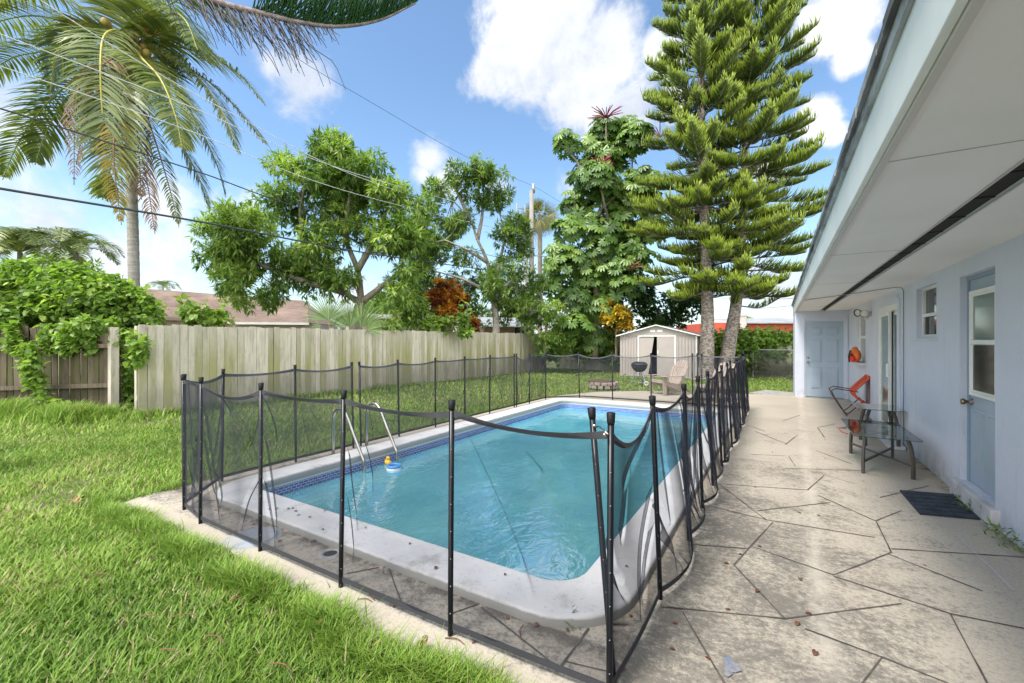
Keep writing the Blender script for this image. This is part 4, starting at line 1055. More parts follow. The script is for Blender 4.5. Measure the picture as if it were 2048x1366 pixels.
for k in range(7):
    a_ = Vector((px_, py_, 7.6)) + Vector((random.uniform(-.6, .9), random.uniform(-.3, .3), random.uniform(-.7, .3)))
    m_.tube(spline([(px_, py_, 8.4), a_, (px_, py_, 6.6)], 10), .012, 4)
m_.build('service_loops', GALV, pole)
WIREM = mat('wire_black', (.05, .055, .06), rough=.6)
WIREG = mat('wire_grey', (.66, .67, .68), rough=.5)
def wire(uvz, r, m_, label, n=40, name='overhead_wire', cat='wire', grp='overhead wires'):
    mb_ = MB(); mb_.tube(spline([P(*p) for p in uvz], n), r, 6)
    return tag(mb_.build(name, m_, None, smooth=True), label, cat, grp)
wire([(-260, 330, 5.57), (0, 377, 6.6), (420, 447, 9.43), (760, 510, 14.4), (1058, 551, 26.8)], .022, WIREM, 'thickest black overhead cable, lowest of the wires crossing the palm trunk')
wire([(-260, 150, 5.57), (0, 217, 6.6), (380, 338, 9.05), (700, 443, 13.2), (1058, 529, 26.8)], .014, WIREM, 'thin black overhead cable just above the thickest one')
wire([(-260, 40, 5.57), (0, 132, 6.6), (380, 262, 9.05), (720, 390, 13.6), (1050, 470, 26.0)], .0085, WIREG, 'thin pale wire running lowest of the pale wires across the palm crown')
wire([(-260, -30, 5.57), (0, 68, 6.6), (360, 205, 8.9), (720, 350, 13.6), (1050, 440, 26.0)], .0085, WIREG, 'thin pale wire running in the middle of the pale wires across the palm crown')
wire([(-100, -120, 6.1), (200, 76, 7.7), (460, 225, 9.9), (760, 370, 14.4), (1045, 455, 26.0)], .0085, WIREG, 'thin pale wire highest across the palm crown')
wire([(300, -140, 9), (540, 80, 13), (760, 215, 18), (930, 312, 22), (1066, 372, 26.8)], .008, WIREM, 'very thin dark wire sloping down open sky to the top of the pole')
wire([(1066, 372, 26.9), (1200, 440, 30), (1400, 480, 38), (1700, 470, 60)], .008, WIREM, 'thin wire leaving the pole top behind the big trees')
wire([(1100, 575, 45), (1480, 592, 40), (1600, 588, 34), (1900, 575, 30)], .022, WIREM, 'upper of the distant wires beside the house corner')
wire([(1100, 590, 45), (1500, 597, 40), (1600, 597, 34), (1900, 590, 30)], .018, WIREM, 'second of the distant wires beside the house corner')
wire([(1100, 640, 45), (1500, 618, 40), (1600, 611, 34), (1900, 600, 30)], .012, WIREM, 'lowest faint distant wire beside the house corner')

# ------------------------------------------------------------------ foliage helpers (numpy)
def unit(a): return a / np.maximum(np.linalg.norm(a, axis=-1, keepdims=True), 1e-9)
def rdir(n): return unit(rng.normal(size=(n, 3)))
def frames(d, up=None):
    """columns: side, along d, normal"""
    d = unit(d)
    if up is None: up = np.tile(np.array([0, 0, 1.0]), (len(d), 1))
    s = np.cross(d, up); bad = np.linalg.norm(s, axis=1) < 1e-3
    s[bad] = np.cross(d[bad], np.array([1.0, .2, 0]))
    s = unit(s); n = np.cross(s, d)
    return np.stack([s, d, n], axis=2)
def inst(tv, tf, pos, M, S):
    tv = np.asarray(tv, float); tf = np.asarray(tf, int); k = len(tv)
    S = np.asarray(S, float)
    if S.ndim == 1: S = np.repeat(S[:, None], 3, 1)
    V = np.einsum('nij,nkj->nki', M, tv[None] * S[:, None, :]) + pos[:, None, :]
    F = tf[None] + (np.arange(len(pos)) * k)[:, None, None]
    return V.reshape(-1, 3), F.reshape(-1, tf.shape[1])
class Fol:
    """collects instanced leaves, then one mesh"""
    def __init__(s): s.V = []; s.F = []; s.A = []; s.L = []; s.n = 0
    def add(s, tv, tf, pos, M, S, rnd, along=None):
        V, F = inst(tv, tf, pos, M, S); k = len(tv)
        s.V.append(V); s.F.append(F + s.n); s.A.append(np.repeat(np.clip(rnd, 0, 1), k))
        s.L.append(np.tile(np.asarray(along if along is not None else [0] * k, float), len(pos))); s.n += len(V)
    def build(s, name, m_, parent, along=False):
        at = {'rnd': np.concatenate(s.A)}
        if along: at['along'] = np.concatenate(s.L)
        return fast(name, np.concatenate(s.V), np.concatenate(s.F), m_, parent, at)
# leaf templates, length 1 along +Y, quads
T_LANCE = ([(0, 0, 0), (.12, .42, -.02), (0, 1, -.16), (-.12, .42, -.02), (0, .45, .02)], [(0, 1, 2, 4), (0, 4, 2, 3)])
T_OVAL = ([(0, 0, 0), (.20, .35, .0), (.16, .75, -.06), (0, 1, -.16), (-.16, .75, -.06), (-.20, .35, .0)], [(0, 1, 2, 3), (0, 3, 4, 5)])
T_HEART = ([(0, .05, -.03), (.36, .18, .03), (.30, .62, .0), (0, 1, -.14), (-.30, .62, .0), (-.36, .18, .03)], [(0, 1, 2, 3), (0, 3, 4, 5)])
def lump(lst, Z, dz=0, sq=1.0):
    """photo-sized lumps (u, v, r in photo pixels) -> world centres and radii at depth Z"""
    res = []
    for q in lst:
        u, v, r = q[:3]; z = Z + (q[3] if len(q) > 3 else random.uniform(-dz, dz))
        res.append((np.array(P(u, v, z)), r / FPX * z))
    return res
def clumps(lumps, n, rmin, rmax, inner=.25):
    """small clumps sitting on the surface of big lumps: an uneven crown"""
    C, Rr = [], []
    w_ = np.array([r * r for _, r in lumps]); w_ = w_ / w_.sum()
    for i in rng.choice(len(lumps), n, p=w_):
        c, r = lumps[i]; cr = rng.uniform(rmin, rmax); d = rdir(1)[0]
        rr = (r - cr * .7) * (rng.uniform(.3, .8) if rng.random() < inner else rng.uniform(.82, 1.04))
        C.append(c + d * max(rr, 0)); Rr.append(cr)
    return np.array(C), np.array(Rr)
def tufts(C, Rr, per, shell=(.55, 1.0)):
    """points and outward directions through the clumps"""
    n = np.maximum(3, (per * (Rr / Rr.mean()) ** 2)).astype(int)
    idx = np.repeat(np.arange(len(C)), n); d = rdir(len(idx)); d[:, 2] = np.where(rng.random(len(idx)) < .55, np.abs(d[:, 2]), d[:, 2])
    rad = Rr[idx] * rng.uniform(shell[0], shell[1], len(idx))
    pos = C[idx] + d * rad[:, None] * np.array([1, 1, .8])
    return pos, d, idx
def leaves(fol, tpl, pos, d, per, size, spread=.8, droop=.35, base=.5, var=.25, clump=None, szv=.3):
    m = len(pos); p = np.repeat(pos, per, 0); dd = np.repeat(d, per, 0)
    dirs = unit(dd * .6 + rdir(m * per) * spread + np.array([0, 0, -droop]))
    p = p + dirs * .02
    rn = rng.normal(0, var, m * per) * .6
    if clump is not None: rn += np.repeat(clump, per)
    up = unit(rdir(m * per) * .5 + np.array([0, 0, 1.0]) + dd * .4)
    fol.add(tpl[0], tpl[1], p, frames(dirs, up), size * rng.uniform(1 - szv, 1 + szv, m * per), base + rn)
def limb(mb, pts, r0, r1, n=14, sides=8):
    p = spline(pts, n); mb.tube(p, [r0 + (r1 - r0) * (i / (n - 1)) for i in range(n)], sides)
def wv(a): return Vector((float(a[0]), float(a[1]), float(a[2])))

BARK = mat('bark_grey', (.25, .22, .17), (.15, .13, .10), scale=6, rough=.9, bump=.7, bscale=20, stretch=(1, 1, .35))
BARKP = mat('bark_pine', (.36, .31, .27), (.16, .13, .115), scale=9, lo=.42, hi=.58, rough=.9, bump=1.0, bscale=14, stretch=(1, 1, 1.6), dark=(.07, .055, .045), dscale=16, dlo=.52, dhi=.62)
L_MANGO = leafmat('leaf_mango', (.048, .095, .020), (.170, .270, .055), (.42, .52, .14), .38, .38)
L_MANG2 = leafmat('leaf_mango_dark', (.045, .088, .022), (.140, .225, .050), (.34, .44, .12), .38, .38)
L_SCHEF = leafmat('leaf_schefflera', (.030, .070, .014), (.100, .19, .034), (.30, .42, .09), .22, .32)
L_VINE = leafmat('leaf_vine', (.050, .095, .022), (.185, .300, .060), (.44, .54, .14), .4, .42)
L_DARK = leafmat('leaf_dark', (0.013, 0.036, 0.009), (0.034, 0.085, 0.017), (0.091, 0.182, 0.033), .25, .5)
L_CROT = leafmat('leaf_croton', (0.091, 0.026, 0.019), (0.390, 0.111, 0.026), (0.600, 0.338, 0.039), .25, .4)
L_CROY = leafmat('leaf_croton_yellow', (0.060, 0.084, 0.014), (0.408, 0.240, 0.024), (0.600, 0.456, 0.048), .25, .4)
L_PINE = leafmat('needles', (.028, .052, .012), (.095, .150, .025), (.20, .27, .04), .2, .5, tip=(.42, .52, .06))
L_PALM = leafmat('palm_leaf', (.055, .088, .028), (.155, .20, .058), (.34, .36, .12), .22, .35)
L_PALMY = leafmat('palm_leaf_yellow', (.12, .13, .02), (.30, .25, .04), (.42, .20, .03), .35, .45)
L_DEAD = leafmat('palm_leaf_dead', (.15, .085, .065), (.27, .165, .12), (.42, .26, .17), .15, .7)
L_FAN = leafmat('fan_leaf', (.12, .19, .06), (.24, .34, .13), (.40, .48, .24), .3, .4)

# ------------------------------------------------------------------ mango trees
def broadleaf(name, label, lumps, nclump, rc, per, leafn, lsize, mt, trunk, limbs, tpl=T_LANCE, base=.48, spread=.9, droop=.45, bark=BARK, cvar=.16, twigs=60, cat='tree', inner=.25, r0=.22):
    root = thing(name, wv(trunk[0]), label, cat)
    root.location.z = 0
    C, Rr = clumps(lumps, nclump, rc[0], rc[1], inner)
    pos, d, idx = tufts(C, Rr, per)
    cl_ = rng.normal(0, cvar, len(C))
    hi = (d[:, 2] * .10)
    f = Fol(); leaves(f, tpl, pos, d, leafn, lsize, spread, droop, base, .2, (cl_[idx] + hi))
    tb = MB(); limb(tb, trunk, r0, r0 * .62)
    tb.build('trunk', bark, root, smooth=True)
    bb_ = MB(); tops = wv(trunk[-1])
    for l in limbs: limb(bb_, l, r0 * .5, r0 * .12, 12, 7)
    ends = [l[-1] for l in limbs] + [l[len(l) // 2] for l in limbs] + [tops]
    for i in rng.choice(len(C), min(twigs, len(C)), replace=False):
        c = wv(C[i]); e = min(ends, key=lambda q: (Vector(q) - c).length); e = Vector(e)
        if (e - c).length > 2.3: continue
        mid = e.lerp(c, .5) + Vector((0, 0, -.08 * (c - e).length))
        limb(bb_, [e, mid, c], r0 * .14, r0 * .035, 7, 5)
    bb_.build('branches', bark, root, smooth=True)
    f.build('crown', mt, root)
    return root
Zm = 16.0
broadleaf('mango_tree', 'large leafy mango tree with a broad crown over the left fence and brown roof',
          lump([(665, 335, 70), (600, 350, 55), (745, 345, 58), (790, 400, 50), (560, 420, 55), (640, 430, 60), (715, 450, 65), (480, 455, 55), (455, 510, 48), (520, 520, 60), (600, 545, 62),
                (470, 560, 42), (545, 590, 40), (680, 560, 40), (790, 480, 55), (810, 560, 50), (760, 600, 38), (430, 470, 38), (660, 295, 40), (570, 330, 40), (420, 520, 36), (500, 470, 60), (640, 500, 60), (840, 420, 30), (820, 620, 34), (700, 380, 60), (480, 600, 34)], Zm, 1.3),
          240, (.32, .72), 17, 9, .27, L_MANGO,
          [P(712, 690, Zm), P(712, 640, Zm), P(722, 605, Zm)],
          [[P(722, 605, Zm), P(690, 585, Zm), P(640, 520, Zm - .3), P(600, 440, Zm), P(610, 370, Zm)], [P(722, 605, Zm), P(760, 575, Zm), P(800, 540, Zm + .3), P(820, 480, Zm)],
           [P(690, 585, Zm), P(600, 560, Zm - .5), P(500, 520, Zm - .5), P(440, 490, Zm)], [P(722, 605, Zm), P(715, 540, Zm + .2), P(690, 470, Zm + .3), P(700, 380, Zm), P(680, 320, Zm)],
           [P(715, 540, Zm), P(760, 460, Zm), P(780, 390, Zm)]], cvar=.22, r0=.26)
Zn = 20.5
broadleaf('mango_tree', 'mango tree with bare pale upper branches showing left of the utility pole',
          lump([(905, 360, 42), (960, 345, 38), (880, 410, 34), (990, 400, 36), (1020, 450, 34), (870, 500, 42), (900, 565, 45), (1035, 500, 30), (1030, 570, 42), (985, 590, 40), (955, 625, 30),
                (930, 520, 34), (840, 545, 40), (1000, 360, 26), (850, 590, 40), (1055, 610, 34), (870, 380, 24), (840, 470, 40), (1050, 545, 30), (940, 580, 40), (880, 620, 34), (1015, 620, 34), (830, 640, 30), (1045, 470, 26), (920, 450, 30), (1050, 590, 34), (975, 560, 36), (850, 430, 34), (830, 490, 40), (950, 400, 30), (925, 430, 32), (1005, 470, 30), (890, 460, 34), (770, 600, 40, 21), (815, 565, 45, 21), (850, 640, 34, 21), (910, 615, 40, 21), (1000, 560, 40, 21), (1050, 640, 34, 21), (960, 640, 34, 21.5), (1020, 530, 34)], Zn, 1.4),
          400, (.28, .62), 16, 9, .25, L_MANG2,
          [P(992, 700, Zn), P(992, 640, Zn), P(986, 590, Zn)],
          [[P(986, 590, Zn), P(975, 525, Zn), P(955, 480, Zn - .2), P(940, 440, Zn), P(905, 400, Zn)], [P(986, 590, Zn), P(1000, 520, Zn), P(1010, 470, Zn), P(1000, 430, Zn)],
           [P(955, 480, Zn), P(965, 420, Zn), P(955, 370, Zn)], [P(986, 590, Zn), P(930, 560, Zn - .4), P(880, 545, Zn - .5)], [P(986, 590, Zn), P(1025, 560, Zn), P(1045, 530, Zn)],
           [P(940, 440, Zn), P(915, 385, Zn - .4), P(900, 350, Zn)], [P(975, 525, Zn), P(935, 500, Zn - .4), P(890, 480, Zn - .5)]],
          bark=mat('bark_pale', (.40, .37, .32), (.25, .22, .18), scale=8, rough=.9, bump=.5), cvar=.22, twigs=90, r0=.20)
broadleaf('leafy_tree', 'bushy bright green tree filling the gap below the utility pole at the fence end',
          lump([(1080, 575, 26), (1100, 625, 34), (1070, 640, 34), (1120, 670, 34), (1085, 690, 30), (1095, 560, 18), (1130, 700, 26), (1050, 600, 22)], 20.2, .6),
          60, (.25, .5), 20, 9, .17, L_VINE, [P(1090, 715, 20.2), P(1092, 650, 20.2), P(1085, 600, 20.2)], [[P(1085, 600, 20.2), P(1080, 570, 20.2)], [P(1092, 650, 20.2), P(1110, 620, 20.2)]], base=.42, r0=.09, twigs=20)
# croton shrubs
broadleaf('croton_shrub', 'orange and rust leaved croton shrub above the fence between the two mango trees',
          lump([(878, 600, 26), (908, 588, 22), (864, 592, 16), (895, 628, 22), (915, 618, 18), (942, 652, 18), (882, 572, 14), (905, 645, 14), (925, 600, 10)], 18.5, .5), 70, (.09, .26), 9, 8, .19, L_CROT,
          [P(900, 720, 18.5), P(900, 660, 18.5), P(897, 640, 18.5)], [[P(897, 640, 18.5), P(885, 600, 18.5)]], tpl=T_OVAL, base=.42, spread=.9, droop=-.2, cvar=.38, twigs=20, cat='shrub', r0=.05)
broadleaf('croton_shrub', 'yellow and orange leaved croton shrub in the shade left of the shed roof',
          lump([(1225, 612, 16), (1245, 630, 18), (1222, 645, 20), (1250, 655, 14), (1205, 620, 10), (1262, 630, 8), (1212, 600, 9)], 19.6, .5), 44, (.08, .24), 8, 7, .21, L_CROY,
          [P(1232, 720, 19.6), P(1232, 670, 19.6), P(1232, 650, 19.6)], [[P(1232, 650, 19.6), P(1240, 630, 19.6)]], tpl=T_OVAL, base=.42, spread=.95, droop=-.1, cvar=.36, twigs=12, cat='shrub', r0=.04)
# dark undergrowth between the umbrella tree and the pines
broadleaf('dense_shrub', 'dark green dense shrub in shade behind the shed and below the pines',
          lump([(1290, 590, 45), (1340, 620, 45), (1300, 640, 40), (1370, 640, 34), (1250, 600, 40), (1390, 600, 40), (1180, 640, 40), (1200, 600, 50)], 22.6, .5), 80, (.35, .7), 22, 8, .20, L_DARK,
          [P(1320, 720, 22.6), P(1320, 650, 22.6), P(1315, 620, 22.6)], [[P(1315, 620, 22.6), P(1300, 590, 22.6)]], tpl=T_OVAL, cvar=.12, twigs=10, cat='shrub', r0=.1)

# ------------------------------------------------------------------ umbrella tree (schefflera)
Zs = 20.8
um = thing('umbrella_tree', P(1195, 715, Zs), 'tall umbrella tree with big glossy palmate leaves and red flower spikes beside the pines', 'tree'); um.location.z = 0
lumps = lump([(1130, 285, 26), (1118, 305, 18), (1210, 262, 30), (1265, 270, 36), (1240, 310, 40), (1190, 355, 36), (1165, 410, 46), (1225, 400, 50), (1280, 380, 46), (1130, 460, 36), (1190, 470, 52), (1255, 470, 52),
              (1125, 520, 40), (1180, 545, 50), (1240, 555, 48), (1110, 570, 26), (1150, 600, 44), (1205, 620, 36), (1290, 440, 50), (1150, 655, 34), (1180, 680, 26), (1265, 520, 40), (1170, 300, 30), (1245, 260, 30), (1165, 350, 30), (1210, 320, 36)], Zs, .9)
C, Rr = clumps(lumps, 270, .4, .85, .2)
pos, d, idx = tufts(C, Rr, 9, (.75, 1.05))
toc = unit(np.array([0, 0, CH]) - pos)
ax = unit(d * .7 + np.array([0, 0, .55]) + rdir(len(pos)) * .3 + toc * .35)
fr0 = frames(ax, rdir(len(pos)))
f = Fol(); K = 10; clv = rng.normal(0, .14, len(C))[idx]
scl = rng.uniform(.24, .38, len(pos))
for k in range(K):
    an = 2 * math.pi * k / K + rng.uniform(-.12, .12, len(pos))
    rad = fr0[:, :, 0] * np.cos(an)[:, None] + fr0[:, :, 2] * np.sin(an)[:, None]
    dirs = unit(rad + ax * .15 + np.array([0, 0, -.55]))
    f.add(T_OVAL[0], T_OVAL[1], pos + rad * .04, frames(dirs, ax), np.stack([scl * .95, scl, scl], 1), .5 + clv + rng.normal(0, .10, len(pos)) + d[:, 2] * .1)
f.build('crown', L_SCHEF, um)
tb = MB(); limb(tb, [P(1190, 715, Zs), P(1192, 600, Zs), P(1190, 480, Zs), P(1200, 420, Zs)], .16, .10)
for l in ([P(1190, 500, Zs), P(1215, 450, Zs), P(1207, 400, Zs - .8), P(1197, 345, Zs - .8)], [P(1200, 420, Zs), P(1235, 380, Zs), P(1215, 300, Zs), P(1212, 240, Zs)], [P(1190, 480, Zs), P(1150, 420, Zs), P(1160, 340, Zs), P(1135, 300, Zs)],
          [P(1190, 520, Zs), P(1255, 520, Zs), P(1262, 420, Zs), P(1265, 300, Zs)], [P(1232, 720, Zs), P(1238, 640, Zs), P(1230, 560, Zs), P(1240, 480, Zs)]):
    limb(tb, l, .09, .035, 14, 7)
tb.build('trunk', mat('bark_olive', (.24, .21, .15), (.15, .14, .09), scale=6, rough=.9), um, smooth=True)
FLW = mat('flower_red', (.60, .13, .17), (.34, .04, .09), scale=8, rough=.6); FLD = mat('flower_dark', (.22, .03, .09), (.40, .07, .13), scale=8, rough=.6)
for (u, v, z, L, n_, mt_) in ((1212, 236, Zs, .92, 26, FLD), (1197, 336, Zs - 1.0, .85, 26, FLW), (1258, 540, Zs - 1.2, .75, 16, FLW), (1320, 275, Zs, .8, 14, FLW), (1205, 300, Zs + .6, .5, 12, FLW), (1305, 366, Zs, .5, 10, FLW)):
    c = P(u, v, z); mb_ = MB()
    for k in range(n_):
        a_ = 2 * math.pi * k / n_; el = random.uniform(.05, .75); dd_ = Vector((math.cos(a_) * math.cos(el), math.sin(a_) * math.cos(el), math.sin(el)))
        e_ = c + dd_ * L * random.uniform(.7, 1.05) + Vector((0, 0, -.02)); mb_.tube([c, c.lerp(e_, .5) + Vector((0, 0, .05)), e_], [.016, .024, .016], 5)
    mb_.build('flower_spike', mt_, um)

# ------------------------------------------------------------------ Norfolk Island pines
def twig_template(n=5, r=.0165):
    """rope-like shoot, length 1 along Y, curving up (+Z), four sided"""
    V, F, A = [], [], []
    for i in range(n):
        t_ = i / (n - 1); y = t_ - .18 * t_ * t_; z = .42 * t_ ** 1.8; rr = r * (1.0 if i < n - 1 else .25) * (1 + .25 * (t_ > .3))
        for (a_, b_) in ((1, 0), (0, 1), (-1, 0), (0, -1)):
            V.append((a_ * rr, y, z + b_ * rr)); A.append(t_)
    for i in range(n - 1):
        for k in range(4): F.append((i * 4 + k, i * 4 + (k + 1) % 4, (i + 1) * 4 + (k + 1) % 4, (i + 1) * 4 + k))
    return V, F, A
TW = twig_template()
def norfolk(label, trunkpts, r0, zlow, zhigh, Lmax, seed, low=()):
    rg = np.random.default_rng(seed)
    o = thing('norfolk_pine', Vector((trunkpts[0].x, trunkpts[0].y, 0)), label, 'tree')
    tp = spline(trunkpts, 60)
    tb = MB(); nT = len(tp); zt0, zt1 = tp[0].z, tp[-1].z
    tb.tube(tp, [r0 * (1 - .82 * i / (nT - 1)) * (1.22 - .22 * min(1, i / 3)) + random.uniform(-.006, .006) for i in range(nT)], 14)
    tb.build('trunk', BARKP, o, smooth=True)
    def at(z):
        for i in range(nT - 1):
            if tp[i + 1].z >= z: return tp[i].lerp(tp[i + 1], (z - tp[i].z) / max(1e-6, tp[i + 1].z - tp[i].z))
        return tp[-1]
    bm_ = MB(); f = Fol(); z = zlow
    PO, DI, UP, SZ, RN = [], [], [], [], []
    wh = 0
    while z < zhigh:
        frac = (z - zlow) / (zhigh - zlow)
        L = Lmax * (1.0 - .58 * frac ** 1.3) * (.72 + .28 * min(1, frac * 6))
        nb = int(rg.integers(5, 8)); a0 = rg.uniform(0, 6.28)
        for k in range(nb):
            an = a0 + k * 2 * math.pi / nb + rg.normal(0, .14); l = L * (rg.uniform(.45, 1.12) if rg.random() < .45 else rg.uniform(.8, 1.1)); zz = z + rg.uniform(-.26, .26)
            b0 = at(zz); h = Vector((math.cos(an), math.sin(an), 0))
            rise = (-.10 + .22 * frac) + rg.normal(0, .11)
            pts = [b0, b0 + h * l * .35 + Vector((0, 0, l * rise * .25)), b0 + h * l * .72 + Vector((0, 0, l * rise * .75)), b0 + h * l + Vector((0, 0, l * (rise + .10)))]
            sp_ = spline(pts, 18); bm_.tube(sp_, [.035 * (1 - .75 * i / 17) * (l / 3.2 + .2) for i in range(18)], 5, cap=False)
            bright = rg.normal(0, .12)
            s_ = .22 if frac < .9 else .1; step = .030
            while s_ < 1.0:
                q = s_ * 17; i = min(int(q), 16); p = sp_[i].lerp(sp_[i + 1], q - i); tn = (sp_[i + 1] - sp_[i]).normalized()
                side = tn.cross(Vector((0, 0, 1))).normalized(); up = side.cross(tn)
                # side shoots, both sides, sweeping forward and up; longest mid branch
                tl = (.62 * math.sin(math.pi * min(1, (s_ * .78 + .26))) ** .7 + .12) * (.8 + .25 * l / 3) * rg.uniform(.75, 1.15)
                if s_ < .40 and rg.random() < .25: s_ += step / l; continue
                for sg in (-1, 1, -1, 1) if s_ > .5 else (-1, 1):
                    dv = tn * rg.uniform(.35, 1.05) + side * sg * rg.uniform(.20, 1.0) + up * rg.uniform(-.12, .45)
                    PO.append(p); DI.append(dv); UP.append(up); SZ.append(tl * rg.uniform(.7, 1.1)); RN.append(.18 + bright + .46 * s_ + rg.normal(0, .2))
                s_ += step / l
            for _ in range(16):   # brush of upright shoots at the tip
                dv = tn * rg.uniform(.5, 1.0) + side * rg.uniform(-.6, .6) + up * rg.uniform(.1, .7)
                PO.append(sp_[-1] - tn * rg.uniform(0, .3)); DI.append(dv); UP.append(up); SZ.append(rg.uniform(.3, .48)); RN.append(.85 + bright)
        z += rg.uniform(.40, .58) * (1 if frac < .8 else .8); wh += 1
    for (p0, dv, l) in low:
        sp_ = spline([p0, p0 + dv * l * .5, p0 + dv * l + Vector((0, 0, l * .28))], 18); bm_.tube(sp_, [.03 - .001 * i for i in range(18)], 5)
        for i in range(3, 17):
            tn = (sp_[i + 1] - sp_[i]).normalized(); side = tn.cross(Vector((0, 0, 1))).normalized(); up = side.cross(tn)
            for _ in range(8):
                PO.append(sp_[i]); DI.append(tn * rg.uniform(.5, 1) + side * rg.uniform(-.9, .9) + up * rg.uniform(0, .3)); UP.append(up); SZ.append(rg.uniform(.2, .4)); RN.append(.4)
    PO = np.array([tuple(p) for p in PO]); DI = np.array([tuple(p) for p in DI]); UP = np.array([tuple(p) for p in UP]); SZ = np.array(SZ)
    thick = np.clip(SZ, .3, .6) / SZ * SZ
    f.add(TW[0], TW[1], PO, frames(DI, UP), np.stack([np.full(len(SZ), .82), SZ, SZ * .9 + .08], 1), np.array(RN), TW[2])
    bm_.build('branches', BARKP, o, smooth=True)
    f.build('needles', L_PINE, o, along=True)
    print('pine twigs', len(SZ))
    return o
Za, Zb = 17.0, 17.3
norfolk('left of two tall Norfolk pines whose paler trunk stands against the shed', [P(1412, 765, Za), P(1415, 640, Za), P(1412, 520, Za), P(1404, 300, Za), P(1402, 60, Za), P(1405, -160, Za)], .29, 3.3, 17.5, 3.0, 11)
norfolk('right of two tall Norfolk pines with a darker trunk leaning to the right', [P(1447, 768, Zb), P(1458, 690, Zb), P(1474, 590, Zb), P(1486, 420, Zb), P(1492, 200, Zb), P(1500, -180, Zb)], .31, 3.2, 18.5, 3.3, 23,
        low=((P(1480, 612, Zb), (Vector((CT, ST, 0)) * .98 + Vector((0, 0, -.06))), 1.7), (P(1480, 596, Zb - .2), (Vector((CT, ST, 0)) * .8 + Vector((ST, -CT, 0)) * .5 + Vector((0, 0, .1))), 1.3),
             (P(1466, 608, Zb - .1), (Vector((ST, -CT, 0)) * .9 + Vector((CT, ST, 0)) * -.3), .9)))

# ------------------------------------------------------------------ palms
def frond_mesh(paths, leaf_len, n, width, droop, rg, up0=None, ragged=.15, vee=.15, fwd=.45, seg=5, start=.12):
    """leaflets for several rachis paths; returns V, F, rnd"""
    Vs, Fs, Rs = [], [], []; off = 0
    for ip, path in enumerate(paths):
        sp_ = np.array([tuple(p) for p in spline(path, 60)]); tn = unit(np.gradient(sp_, axis=0))
        s_ = np.linspace(start, .995, n); s_ = s_ + rg.uniform(-.3, .3, n) / n; s_ = np.clip(s_, 0, .999)
        q = s_ * 59; i = q.astype(int); fr_ = (q - i)[:, None]
        p0 = sp_[i] * (1 - fr_) + sp_[np.minimum(i + 1, 59)] * fr_; t_ = tn[i]
        dr = droop[ip] if isinstance(droop, (list, tuple)) else droop
        zup = np.array([0, 0, 1.0]) if up0 is None else np.array(up0)
        side = np.cross(t_, zup); sn = np.linalg.norm(side, axis=1, keepdims=True)
        # keep the side vector stable where the rachis hangs vertically
        ref = np.cross(tn[8], zup); ref = ref / max(np.linalg.norm(ref), 1e-6)
        w_ = np.clip(sn * 2.2, 0, 1); side = unit(side / np.maximum(sn, 1e-6) * w_ + ref[None] * (1 - w_))
        nup = unit(np.cross(side, t_))
        for sg in (-1, 1):
            L = leaf_len * (np.sin(np.pi * np.clip(s_ * .86 + .16, 0, 1)) ** .55) * rg.uniform(1 - ragged, 1 + ragged * .5, n)
            d = unit(side * sg + t_ * (fwd + .5 * s_[:, None] ** 2) + nup * vee + rg.normal(0, .07, (n, 3)))
            p = p0.copy(); st = np.empty((n, seg + 1, 2, 3)); wd = width * rg.uniform(.8, 1.15, n)
            for k in range(seg + 1):
                f = k / seg; wv_ = unit(np.cross(d, nup)); ww = wd * (np.sin(np.pi * min(1, .25 + .75 * f)) ** .7 if k < seg else .08)
                ww = wd * (.55 + .9 * f if f < .4 else 1.15 * (1 - (f - .4) / .62)); ww = np.maximum(ww, .0015)
                st[:, k, 0] = p - wv_ * ww[:, None] * .5; st[:, k, 1] = p + wv_ * ww[:, None] * .5
                p = p + d * (L / seg)[:, None]; d = unit(d + np.array([0, 0, -dr]) * (.6 + .5 * f) + rg.normal(0, .03, (n, 3)))
            V = st.reshape(-1, 3); base = off + np.arange(n)[:, None] * (seg + 1) * 2
            kk = np.arange(seg) * 2
            F = np.stack([base + kk, base + kk + 1, base + kk + 3, base + kk + 2], 2).reshape(-1, 4)
            Vs.append(V); Fs.append(F); Rs.append(np.repeat(np.clip(rg.normal(.5, .2, n) + rg.normal(0, .08), 0, 1), (seg + 1) * 2)); off += len(V)
    return np.concatenate(Vs), np.concatenate(Fs), np.concatenate(Rs)
RACH = mat('rachis_yellow', (.46, .40, .06), (.34, .34, .08), scale=5, rough=.5); RACG = mat('rachis_green', (.22, .27, .07), rough=.5); RACB = mat('rachis_brown', (.22, .13, .08), rough=.8)
Zp = 11.0
palm = thing('coconut_palm', Vector((P(266, 0, Zp).x, P(266, 0, Zp).y, 0)), 'tall coconut palm with drooping fronds and yellow green nuts at the upper left', 'palm tree')
tb = MB(); base_ = P(266, 0, Zp); base_.z = 0
tpts = spline([base_, P(268, 580, Zp), P(262, 330, Zp), P(258, 200, Zp), P(264, 95, Zp)], 150); rr = []
for i in range(150):
    f = i / 149; rr.append((.125 - .03 * f) * (1 + .05 * (i % 3 == 0)) + (.06 if f < .04 else 0))
tb.tube(tpts, rr, 16); tb.build('trunk', mat('palm_trunk', (.36, .34, .31), (.26, .24, .22), scale=7, rough=.9, bump=.8, bscale=20, stretch=(.5, .5, 3.5), dark=(.13, .12, .11), dscale=9, dlo=.55, dhi=.7), palm, smooth=True)
cr = (262, 92)
def PP(pts, zoff=0.0):
    """rachis path from photo pixels with depth offsets (u, v, dz)"""
    return [P(cr[0], cr[1], Zp)] + [P(u, v, Zp + dz) for (u, v, dz) in pts]
